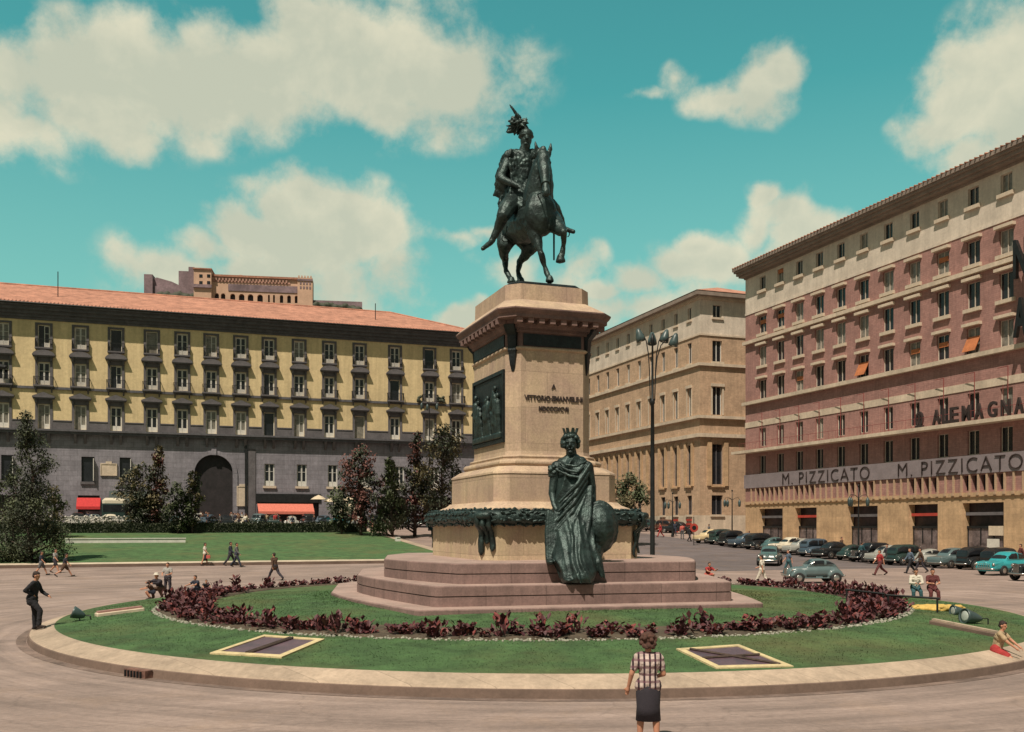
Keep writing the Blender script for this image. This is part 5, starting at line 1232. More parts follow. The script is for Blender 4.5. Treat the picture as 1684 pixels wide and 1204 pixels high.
# flower clumps in front of and over the hedge
mb = MB()
for _ in range(900):
    a = rnd.uniform(-32, 3); t = t0 + rnd.uniform(.7, 2.5); zz = slope_t(t) + .2 + rnd.uniform(.5, 1.7); mb.ell((a, t, zz), (.10, .10, .09), n=5)
props(mb.build('white_blossom', plain('white blossom', (.62, .58, .50)), rz=TH), 'scattered white blossom standing behind the dark hedge', 'flowers', kind='stuff')
mb = MB()
for _ in range(7000):
    a = rnd.uniform(-34, 5); t = t0 + rnd.uniform(.7, 2.5); p = Vector((a, t, slope_t(t) + .2 + rnd.uniform(.1, 1.5))); s = rnd.uniform(.07, .14); d = Vector((rnd.gauss(0, 1), rnd.gauss(0, 1), rnd.gauss(0, 1))).normalized(); k = d.cross(Vector((.2, .3, 1))).normalized() * s * .5; d = d * s
    mb.add([tuple(p - d), tuple(p + k), tuple(p + d), tuple(p - k)], [(0, 1, 2, 3)])
props(mb.build('rose_bushes', M_['leafd'], rz=TH), 'tangle of low dark bushes behind the hedge', 'bushes', kind='stuff')

# long low white walls on the far lawn
def lawn_wall(a0, a1, t, h, label, w=.5):
    e = empty('low_wall', U * a0 + V * t + Vector((0, 0, slope_t(t) + .2)), TH, label, 'wall', 'low white walls on the far lawn'); q = MB()
    q.box(0, a1 - a0, -w/2, w/2, -.1, h - .08); q.build('wall_body', M_['white'], e); q = MB(); q.box(-.05, a1 - a0 + .05, -w/2 - .05, w/2 + .05, h - .078, h); q.build('coping', M_['white'], e)
def ut(px, Y): p = at(px, Y); return p.dot(U), p.dot(V)
aL = ut(108, 80)[0]; aR = ut(305, 88)[0]
lawn_wall((lambda Y: ut(108, Y)[0])(91.6 / (V.x * (108 - CX) / F + V.y)), ut(305, 91.6 / (V.x * (305 - CX) / F + V.y))[0], 91.6, .42, 'long low white wall on the left of the far lawn')
lawn_wall(ut(658, 91.6 / (V.x * (658 - CX) / F + V.y))[0], 20.5, 91.6, .42, 'low white wall on the far lawn ending behind the pedestal')
lawn_wall(ut(106, 108 / (V.x * (106 - CX) / F + V.y))[0], ut(208, 108 / (V.x * (208 - CX) / F + V.y))[0], 108.5, 1.55, 'short taller white wall just behind the hedge at the left')

# ------------------------------------------------------------------ street lamps
def tall_lamp():
    P0_ = at(1073, 50); e = empty('street_lamp', P0_, rad(8), 'tall iron lamp post with four hooded lamps rising behind the pedestal', 'street lamp')
    H_ = EYE + (HZ - 548) * 50 / F - P0_.z
    q = MB(); q.lathe([(.30, 0), (.32, .15), (.22, .35), (.22, 1.0), (.17, 1.2), (.13, 1.5), (.115, 6), (.09, 9.4), (.13, 9.45), (.13, 9.6), (.07, 9.7), (.05, H_ - .6), (.09, H_ - .55), (.12, H_ - .3), (.02, H_)], 12)
    q.build('pole', M_['iron'], e, True)
    for an, rr, up in ((180, .75, .0), (0, .75, .0), (-25, 1.2, -.28), (75, .8, 0)):
        d = Vector((math.cos(rad(an)), math.sin(rad(an)), 0)); q = MB()
        pts = [Vector((0, 0, 9.6)) + d * .12] + [d * (.12 + .13 * t + (rr - .25) * t ** 4) + Vector((0, 0, 9.6 + (H_ - 9.5 + up) * (1 - (1 - t) ** 1.6))) for t in (.15, .3, .5, .7, .85, .95, 1.0)]
        q.tube(pts, .028, 6); arm = q.build('arm', M_['iron'], e, True)
        T = pts[-1]; R = (Vector((0, 0, -1)) * .9 + d * (-.25)).normalized().to_track_quat('Z', 'Y').to_matrix()
        q = MB(); q.lathe([(.03, -.12), (.09, -.08), (.16, .1), (.22, .32), (.25, .55), (.22, .56), (.18, .3), (.05, .1)], 14, T, R=R); q.build('lamp_hood', M_['lampg'], arm, True)
        q = MB(); q.ell(T + R @ Vector((0, 0, .42)), (.13, .13, .16), n=10); q.build('lamp_globe', plain('milk glass', (.6, .58, .52), .3), arm, True)
tall_lamp()
def small_lamp(px, Y, ty, label):
    P0_ = at(px, Y); e = empty('street_lamp', P0_, TH, label, 'street lamp', 'three armed street lamps on the pavement'); H_ = EYE + (HZ - ty) * Y / F - P0_.z
    q = MB(); q.lathe([(.16, 0), (.17, .2), (.11, .5), (.08, 1.2), (.055, H_ - 1.2), (.08, H_ - 1.1), (.05, H_ - 1.0), (.03, H_)], 10); q.ell((0, 0, H_ + .06), (.09, .09, .12)); q.build('pole', M_['iron'], e, True)
    for an in (0, 180, 90):
        d = Vector((math.cos(rad(an)), math.sin(rad(an)), 0)); q = MB(); q.tube([Vector((0, 0, H_ - 1.0)), d * .4 + Vector((0, 0, H_ - .75)), d * .8 + Vector((0, 0, H_ - .7)), d * .95 + Vector((0, 0, H_ - .9))], .025, 6); a_ = q.build('arm', M_['iron'], e, True)
        q = MB(); q.lathe([(.04, -.02), (.17, -.28), (.14, -.75), (.03, -.85)], 8, d * .95 + Vector((0, 0, H_ - .9))); q.build('lantern', M_['lampg'], a_, True)
small_lamp(1412, 83, 800, 'three armed lamp post before the second and third shop openings'); small_lamp(1204, 108, 808, 'three armed lamp post at the brick building corner'); small_lamp(1106, 112, 812, 'three armed lamp post before the tan building wall'); small_lamp(706, 116, 650, 'slim tall lamp rising among the trees left of the pedestal')

# no-entry style round sign, notice on a stand, parasols, rails, barrels, drain
p = at(1141, 98); e = empty('road_sign', p, rad(10), 'round red rimmed traffic sign on a pole beside the tan building', 'sign'); q = MB(); q.tube([(0, 0, 0), (0, 0, 2.9)], .04, 8); q.build('pole', M_['iron'], e)
R9 = Matrix.Rotation(rad(90), 3, 'X'); zc = EYE + (HZ - 868) * 98 / F - p.z
q = MB(); q.lathe([(.44, 0), (.44, .04)], 24, (0, -.05, zc), R=R9); q.build('disc', M_['redp'], e); q = MB(); q.lathe([(.22, .0), (.22, .01)], 20, (0, -.095, zc), R=R9); q.build('disc_centre', M_['iron'], e)
q = MB(); q.tube([(0, 0, 2.8), (0, 0, 2.9)], .05)
p = at(1634, 76, .15); e = empty('notice_stand', p, TR, 'small white notice board on a stand in front of the rightmost shop opening', 'sign'); q = MB(); [q.tube([(s, 0, 0), (s, 0, 1.8)], .03) for s in (-.35, .35)]; q.build('legs', M_['iron'], e); q = MB(); z = EYE + (HZ - 903) * 76 / F - p.z; q.box(-.6, .6, -.06, -.02, z, z + .8); q.build('board', M_['white'], e)
def parasol(px, Y, ty, r, m, label):
    p = at(px, Y); e = empty('parasol', p, 0, label, 'parasol'); H_ = EYE + (HZ - ty) * Y / F - p.z; q = MB(); q.tube([(0, 0, 0), (0, 0, H_)], .03, 6); q.build('pole', M_['iron'], e); q = MB(); q.loft([[(r * 1.0 * math.cos(t) * k, r * math.sin(t) * k, H_ - .55 * k ** 1.4) for t in [math.pi * 2 * i / 8 for i in range(8)]] for k in (.03, .5, 1.0)], cap1=False); q.build('canopy', m, e)
tl = plain('teal canvas', (.06, .28, .32)); cm = plain('cream canvas', (.6, .5, .36))
parasol(716, 104, 818, 1.2, tl, 'teal parasol under the tree beside the pedestal'); parasol(524, 117, 814, 1.0, cm, 'cream parasol right of the pink awning, left one of three'); parasol(545, 118, 818, 1.0, cm, 'cream parasol right of the pink awning, middle one of three'); parasol(572, 117, 816, 1.0, cm, 'cream parasol behind the red leaved tree, right one of three')
# low rails at the right edge of the island
def rail(p0, p1, label):
    P0_, P1_ = gpt(*p0), gpt(*p1); e = empty('low_rail', P0_, 0, label, 'railing', 'low rails at the edge of the island'); d = P1_ - P0_
    q = MB(); q.tube([(0, 0, .42), tuple(d + Vector((0, 0, .42)))], .035, 6); q.build('bar', M_['iron'], e)
    for t in (.04, .96): q = MB(); q.tube([tuple(d * t), tuple(d * t + Vector((0, 0, .42)))], .03, 6); q.build('post', M_['iron'], e)
rail((1390, 992), (1455, 1000), 'low iron rail behind the red bedding, left of the seated pair'); rail((1457, 1002), (1545, 1008), 'low iron rail that the two seated youths sit on')
# floodlights lying on the lawn
def flood(loc, ax, r, L_, label, m=None):
    e = empty('floodlight', loc, 0, label, 'floodlight', 'floodlights lying on the island lawn'); R = Vector(ax).normalized().to_track_quat('Z', 'Y').to_matrix()
    q = MB(); q.lathe([(r * .25, 0), (r * .45, L_ * .12), (r * .8, L_ * .5), (r, L_ * .85), (r * 1.06, L_), (r * .94, L_), (r * .7, L_ * .55)], 20, (0, 0, r * .9), R=R); q.build('housing', M_['lampg'], e, True)
    q = MB(); q.lathe([(r * .93, L_ * .93), (r * .5, L_ * .97), (.01, L_ * .985)], 20, (0, 0, r * .9), R=R); q.build('lens', plain('frosted lens', (.42, .46, .42), .25), e, True)
    q = MB(); q.tube([(-r * .9, 0, .02), (-r * .9, 0, r * .9), (-r * .7, 0, r), (r * .7, 0, r), (r * .9, 0, r * .9), (r * .9, 0, .02)], .018, 6); q.build('bracket', M_['iron'], e)
g_ = gpt(140, 1020); g_.z -= .04; flood(g_, (-.8, -.3, .35), .17, .36, 'green conical floodlight lying by the left edge of the lawn')
g_ = gpt(1588, 1012); g_.z -= .05; flood(g_, (-.9, -.1, .1), .16, .42, 'small dark green floodlight drum beside the yellow cloth')
g_ = gpt(1614, 1026); g_.z -= .05; flood(g_, (-.85, -.2, .15), .20, .56, 'large green floodlight with pale lens at the right edge of the lawn')
def crate(p0, p1, w, h, name, label, cat, mats):
    P0_, P1_ = gpt(*p0), gpt(*p1); d = P1_ - P0_; an = math.atan2(d.y, d.x); L_ = math.hypot(d.x, d.y); e = empty(name, P0_, an, label, cat); e.rotation_euler = (0, -math.atan2(d.z, L_), an); q = MB(); q.bevbox(0, L_, -w/2, w/2, -.02, h, .02); q.build('body', mats[0], e)
    q = MB(); q.box(.05, L_ - .05, -w/2 + .05, w/2 - .05, h + .003, h + .05); q.build('top_slab', mats[1], e)
crate((158, 1014), (236, 1004), .36, .10, 'fallen_panel', 'long low red and white box lying beside the left floodlight', 'box', (M_['cream'], M_['brick']))
crate((1532, 1026), (1645, 1049), .22, .10, 'stone_slab', 'long pale stone slab lying on the right lawn', 'slab', (M_['kerbf'], M_['kerb']))
q = MB(); g_ = gpt(1538, 1003); rnd = random.Random(3)
for i in range(60): q.ell((rnd.gauss(0, .34), rnd.gauss(0, .18), rnd.uniform(0, .1)), (.17, .12, .07), n=8)
me = remesh(q, 'cloth_heap', plain('yellow cloth', (.60, .40, .11)), .025, 1, .06, .12); props(link('cloth_heap', me, None, g_), 'crumpled yellow cloth heaped behind the lawn near the seated pair', 'cloth')
q = MB(); g_ = gpt(258, 1109); g_ = Vector((g_.x, g_.y, 0)); a_ = math.atan2(g_.y - ISL.y, g_.x - ISL.x)
c = ISL + Vector((math.cos(a_), math.sin(a_), 0)) * 15.83
e = empty('storm_drain', c, a_ + rad(90), 'rusty storm drain mouth in the island kerb at the lower left', 'drain'); q = MB(); q.box(-.35, .35, -.06, .12, -.02, .16); q.build('frame', M_['rust'] if 'rust' in M_ else mat('rust', (.20, .10, .075), .9, .3, 6), e)
q = MB(); [q.box(-.3 + i * .1, -.26 + i * .1, -.09, -.061, .01, .14) for i in range(6)]; q.build('bars', M_['iron'], e)
# ------------------------------------------------------------------ cars
index_kids()
def car_body(kind):
    mb = MB(); n = 18
    def sec(x, w, z0, z1, e=2.8, dy=0):
        r = []
        for i in range(n):
            t = 2 * math.pi * (i + .5) / n; c, s = math.cos(t), math.sin(t)
            r.append((x, w * math.copysign(abs(c) ** (2 / e), c), (z0 + z1) / 2 + (z1 - z0) / 2 * math.copysign(abs(s) ** (2 / e), s)))
        return r
    if kind == 'coupe':      # small round 1940s two-door
        mb.loft([sec(x, w, .28, z) for x, w, z in ((-1.55, .25, .52), (-1.45, .42, .70), (-1.2, .56, .90), (-.7, .62, .98), (0, .64, .96), (.5, .56, .94), (1.0, .40, .90), (1.35, .28, .80), (1.5, .2, .60))])
        mb.loft([sec(x, w, .8, z, 2.3) for x, w, z in ((-1.35, .2, .86), (-1.1, .42, 1.08), (-.75, .52, 1.27), (-.3, .55, 1.36), (.1, .54, 1.33), (.32, .50, 1.18), (.5, .45, .95))])
        for s in (-1, 1):
            for x in (-1.02, 1.02): mb.loft([sec(0, .13, .36, .74)[:0] or [(x + dx, s * .56 + q[1], q[2]) for q in sec(0, .15, .34, zt, 2.4)] for dx, zt in ((-.42, .45), (-.33, .66), (-.15, .78), (.08, .80), (.28, .70), (.42, .48))])
            mb.box(-.7, .7, s * .62 - .06, s * .62 + .06, .27, .33)
        wheels = (-1.02, 1.02, .59, .30); band = (1.02, 1.27); xr = (-1.25, .55); bp = ((-.55, -.42),); L2, H_ = 1.55, 1.36
    elif kind == 'sedan':    # 1950s pontoon sedan
        mb.loft([sec(x, w, .26, z, 3.6) for x, w, z in ((-2.1, .62, .62), (-2.05, .74, .80), (-1.6, .80, .90), (-.8, .82, .94), (0, .82, .94), (.8, .81, .93), (1.5, .78, .90), (1.95, .72, .80), (2.05, .60, .62))])
        mb.loft([sec(x, w, .75, z, 2.8) for x, w, z in ((-1.35, .55, .90), (-1.1, .62, 1.18), (-.8, .64, 1.40), (-.3, .65, 1.50), (.25, .64, 1.47), (.6, .62, 1.25), (.95, .60, .92))])
        for s in (-1, 1): mb.cap((1.3, s * .62, .78), .14, (1.95, s * .62, .72), .12); mb.cap((-1.2, s * .66, .76), .14, (-2.0, s * .64, .74), .09)
        mb.cap((.8, 0, .84), .14, (1.9, 0, .76), .12)
        wheels = (-1.25, 1.25, .70, .32); band = (1.04, 1.38); xr = (-1.4, 1.1); bp = ((-.28, -.18), (.58, .64)); L2, H_ = 2.1, 1.5
    else:                    # upright pre-war saloon with separate wings
        mb.loft([sec(x, w, .30, z, 3.2) for x, w, z in ((-1.75, .5, .6), (-1.6, .6, .98), (-1.0, .66, 1.02), (.3, .66, 1.0), (.75, .5, 1.0), (1.4, .38, .97), (1.72, .28, .92), (1.8, .25, .5))])
        mb.loft([sec(x, w, .85, z, 3.4) for x, w, z in ((-1.7, .5, .9), (-1.55, .62, 1.35), (-1.1, .64, 1.6), (-.2, .65, 1.64), (.4, .63, 1.58), (.62, .60, 1.3), (.72, .58, .95))])
        for s in (-1, 1):
            for x in (-1.15, 1.25): mb.loft([[(x + dx, s * .62 + q[1], q[2]) for q in sec(0, .16, .34, zt, 2.4)] for dx, zt in ((-.50, .42), (-.38, .68), (-.15, .82), (.12, .84), (.34, .72), (.48, .48))])
            mb.box(-.8, .85, s * .70 - .09, s * .70 + .09, .30, .36); mb.cap((1.35, s * .5, .88), .10, (1.52, s * .5, .88), .12)
        wheels = (-1.15, 1.25, .66, .34); band = (1.08, 1.46); xr = (-1.8, .85); bp = ((-.62, -.50), (.0, .08)); L2, H_ = 1.8, 1.64
    me = remesh(mb, 'body', M_['iron'], .035, 3)
    # glazed openings: copies of the body's own faces in the window band, set just proud
    groups = {'windscreen': ([], []), 'rear_window': ([], []), 'side_window': ([], []), 'side_window2': ([], [])}
    co = [v.co.copy() for v in me.vertices]; nr = [v.normal.copy() for v in me.vertices]
    for p in me.polygons:
        c, nn = p.center, p.normal
        if not (band[0] < c.z < band[1] and xr[0] < c.x < xr[1]) or nn.z > .90: continue
        if nn.x > .55: k = 'windscreen'
        elif nn.x < -.5: k = 'rear_window'
        elif abs(nn.y) > .6 and not any(a < c.x < b for a, b in bp): k = 'side_window' if c.y > 0 else 'side_window2'
        else: continue
        if k in ('windscreen', 'rear_window') and abs(c.y) > (.50 if kind != 'coupe' else .40): continue
        if k == 'windscreen' and abs(c.y) < .02 and kind != 'sedan': continue
        if k == 'rear_window' and (c.z < band[0] + .08 or abs(c.y) > .36): continue
        v, f = groups[k]; b = len(v); v += [tuple(co[i] + nr[i] * .008) for i in p.vertices]; f.append(tuple(range(b, b + len(p.vertices))))
    parts = [('body', me)]
    for k, (v, f) in groups.items():
        if f:
            m = bpy.data.meshes.new(k.replace('2', '')); m.from_pydata(v, [], f); m.materials.append(M_['glass']); m.polygons.foreach_set('use_smooth', [True] * len(f)); parts.append((k.replace('2', ''), m))
    RX = Matrix.Rotation(rad(90), 3, 'X'); wr = wheels[3]
    q = MB(); q.lathe([(wr * .55, -.07), (wr * .95, -.075), (wr, -.04), (wr, .04), (wr * .95, .075), (wr * .55, .07)], 18, R=RX); tyre = q.mesh('wheel', M_['rubber'], True)
    q = MB(); q.lathe([(.03, -.085), (wr * .5, -.08), (wr * .56, -.06), (wr * .56, .06), (wr * .5, .08), (.03, .085)], 14, R=RX); rim = q.mesh('rim', M_['chrome'], True)
    q = MB(); zb = .42; w = .62 if kind != 'sedan' else .74
    q.tube([(0, -w, zb), (.07, -w * .6, zb), (.09, 0, zb), (.07, w * .6, zb), (0, w, zb)], .05, 8); bump = q.mesh('bumper', M_['chrome'], True)
    q = MB(); q.ell((0, 0, 0), (.07, .10, .10), n=12); hl = q.mesh('headlight', M_['chrome'], True)
    q = MB(); gx = L2 + (.0 if kind == 'sedan' else -.01); gw, gz0, gz1 = {'coupe': (.17, .42, .78), 'sedan': (.42, .52, .72), 'saloon': (.2, .45, .92)}[kind]
    for i in range(7): y = -gw + 2 * gw * i / 6; q.box(-.02, .02, y - .012, y + .012, gz0, gz1)
    q.box(-.015, .025, -gw - .02, gw + .02, gz1, gz1 + .025); q.box(-.015, .025, -gw - .02, gw + .02, gz0 - .025, gz0); grl = q.mesh('grille', M_['chrome'])
    return dict(parts=parts, wheels=wheels, tyre=tyre, rim=rim, bump=bump, hl=hl, grl=grl, L2=L2, kind=kind, gx=gx)
KIND = {k: car_body(k) for k in ('coupe', 'sedan', 'saloon')}
CC = dict(black=paint('black car paint', (.012, .014, .016)), grey=paint('blue grey car paint', (.10, .145, .15)), turq=paint('turquoise car paint', (.03, .30, .33)), white=paint('cream white car paint', (.62, .56, .44)),
          lgrey=paint('light grey car paint', (.33, .33, .30)), green=paint('dark green car paint', (.02, .04, .036)), teal=paint('dusty teal car paint', (.07, .13, .13)), brown=paint('brown car paint', (.10, .045, .03)), blue=paint('slate blue car paint', (.06, .09, .12)), cream=paint('cream roof paint', (.6, .47, .28)))
def car(kind, loc, rz, col, label, group=None, tilt=0):
    K = KIND[kind]; e = empty('parked_car' if group else 'moving_car', loc, rz, label, 'car', group)
    e.rotation_euler = (0, tilt, rz)
    for nm, me in K['parts']:
        o = link(nm, me, e)
        if nm == 'body': o.material_slots[0].link = 'OBJECT'; o.material_slots[0].material = CC[col]
    x0, x1, y, r = K['wheels']
    for x in (x0, x1):
        for s in (-1, 1): w = link('wheel', K['tyre'], e, (x, s * (y + .06), r)); link('rim', K['rim'], w)
    L2 = K['L2']; link('bumper', K['bump'], e, (L2 - .04, 0, 0)); b = link('bumper', K['bump'], e, (-L2 + .04, 0, 0)); b.scale = (-1, 1, 1)
    for s in (-1, 1): link('headlight', K['hl'], e, {'coupe': (1.28, s * .42, .72), 'sedan': (2.02, s * .62, .70), 'saloon': (1.6, s * .5, .88)}[kind])
    link('grille', K['grl'], e, (K['gx'], 0, 0)); return e
def onslope(p): return -math.atan(.053) if p.y > 70 else 0
desc = [('sedan', 'turq', 0, 'turquoise pontoon sedan at the near end of the row before the brick building'), ('saloon', 'black', 1, 'black upright saloon parked just left of the turquoise sedan'), ('saloon', 'black', 1, 'black upright saloon, second to the left of the turquoise sedan'),
        ('sedan', 'grey', 1, 'grey blue sedan behind the strolling couple'), ('coupe', 'lgrey', 1, 'light grey small round car parked beside the strolling couple'), ('saloon', 'green', 1, 'dark green saloon right of the man in the red shirt'), ('sedan', 'lgrey', 1, 'pale grey sedan behind the man in the red shirt'),
        ('saloon', 'black', 0, 'black saloon just left of the man in the red shirt'), ('coupe', 'green', 1, 'dark green small car below the middle shop opening'), ('sedan', 'black', 1, 'black low sedan below the three armed lamp post'), ('saloon', 'blue', 1, 'slate blue saloon two places right of the cream white sedan'),
        ('sedan', 'lgrey', 1, 'light grey sedan parked directly right of the cream white sedan'), ('sedan', 'white', 0, 'large cream white sedan, the brightest car of the row'), ('coupe', 'teal', 1, 'dusty teal small car left of the cream white sedan'), ('saloon', 'black', 1, 'black saloon before the first shop opening'),
        ('sedan', 'blue', 1, 'slate blue sedan at the corner of the brick building'), ('saloon', 'black', 1, 'black saloon at the mouth of the side street, right one'), ('saloon', 'green', 1, 'dark green saloon at the mouth of the side street, middle one'), ('sedan', 'cream', 1, 'cream sedan at the mouth of the side street, leftmost')]
rnd = random.Random(17)
for i, (k, c, back, lab) in enumerate(desc):
    if i == 0: continue
    kk_ = -.2 + 2.22 * i; nose = Vector((32.6, 64, 0)) + V * kk_; p = nose + U * (2.1 + rnd.uniform(-.15, .25)); p.z = gz(p.x, p.y)
    car(k, p, TH + (0 if back else rad(180)) + rad(rnd.uniform(-5, 5)) + (rad(14) if i == 0 else 0), c, lab, 'cars parked before the brick building')
for j, (px, Y, k, c, lab) in enumerate(((1048, 124, 'saloon', 'black', 'black saloon beyond the lamp post, near the little tree'), (1066, 127, 'sedan', 'green', 'dark green sedan parked before the tan building, behind the tall lamp post'), (1090, 122, 'saloon', 'brown', 'brown saloon before the tan building, right of the tall lamp post'), (1112, 120, 'sedan', 'black', 'black sedan before the tan building, left of the round traffic sign'))):
    p = at(px, Y); car(k, p, TH + rad(90 + 10 * j), c, lab, 'cars parked before the tan building')
p = at(1337, 52.5); car('coupe', p, rad(184), 'grey', 'blue grey two door car driving across the square to the left')
p = at(1266, 74); car('sedan', p, rad(250), 'teal', 'dusty teal sedan pulled out in front of the parked row')
p = at(1655, 61.2); car('sedan', p, rad(206), 'turq', desc[0][3], 'cars parked before the brick building')
p = at(1716, 54.5); car('saloon', p, rad(192), 'black', 'black saloon cut off by the right edge of the view')
# cars drawn up before the palace
ORD = 'first second third fourth fifth sixth seventh eighth ninth tenth eleventh twelfth thirteenth fourteenth fifteenth sixteenth seventeenth eighteenth nineteenth twentieth twenty-first twenty-second'.split()
pc = ['black', 'grey', 'white', 'green', 'lgrey', 'black', 'teal', 'lgrey', 'blue', 'black', 'white', 'grey', 'green', 'lgrey', 'black', 'blue', 'turq', 'lgrey', 'black', 'brown', 'grey', 'green']
cn = dict(black='black', grey='blue grey', white='cream white', green='dark green', lgrey='light grey', teal='dusty teal', blue='slate blue', turq='turquoise', brown='brown')
kd = ['saloon', 'sedan', 'sedan', 'coupe', 'saloon', 'sedan', 'coupe']; kn = dict(saloon='upright saloon', sedan='sedan', coupe='round car')
for i, c in enumerate(pc):
    px = 128 + i * 27; t = 121.5 + rnd.uniform(-.5, .5); Y = t / (V.x * (px - CX) / F + V.y); p = at(px, Y)
    near = 'below the red awning' if px < 165 else 'left of the carriage arch' if px < 310 else 'in front of the carriage arch' if px < 390 else 'below the pink awning' if px < 520 else 'behind the red leaved tree' if px < 620 else 'behind the tall trees by the pedestal'
    k = kd[i % 7]; car(k, p, TH + rad(rnd.choice((62, 80, 95, 115, 240, 275))), c, '%s %s %s, %s car from the left' % (cn[c], kn[k], near, ORD[i]), 'cars parked before the palace')
# white roofed coach
p = at(190, 117); e = empty('bus', p, TH, 'dark coach with white roof standing behind the hedge below the dark awning', 'bus'); q = MB()
q.bevbox(-1.3, 1.3, -4, 4, .45, 2.5, .12); q.build('body', CC['green'], e); q = MB(); q.bevbox(-1.28, 1.28, -3.9, 3.9, 2.5, 3.15, .3); q.build('roof', CC['white'], e)
q = MB(); q.box(-1.15, 1.15, -4.03, -4.005, 1.5, 2.35); q.build('windscreen', M_['glass'], e); q = MB(); q.box(-1.33, -1.305, -3.6, 3.6, 1.6, 2.3); q.build('side_window', M_['glass'], e)
for x in (-1.1, 1.1):
    for y in (-2.6, 2.6): link('wheel', KIND['sedan']['tyre'], e, (x, y, .45), rad(90)).scale = (1.4, 1.4, 1.4)

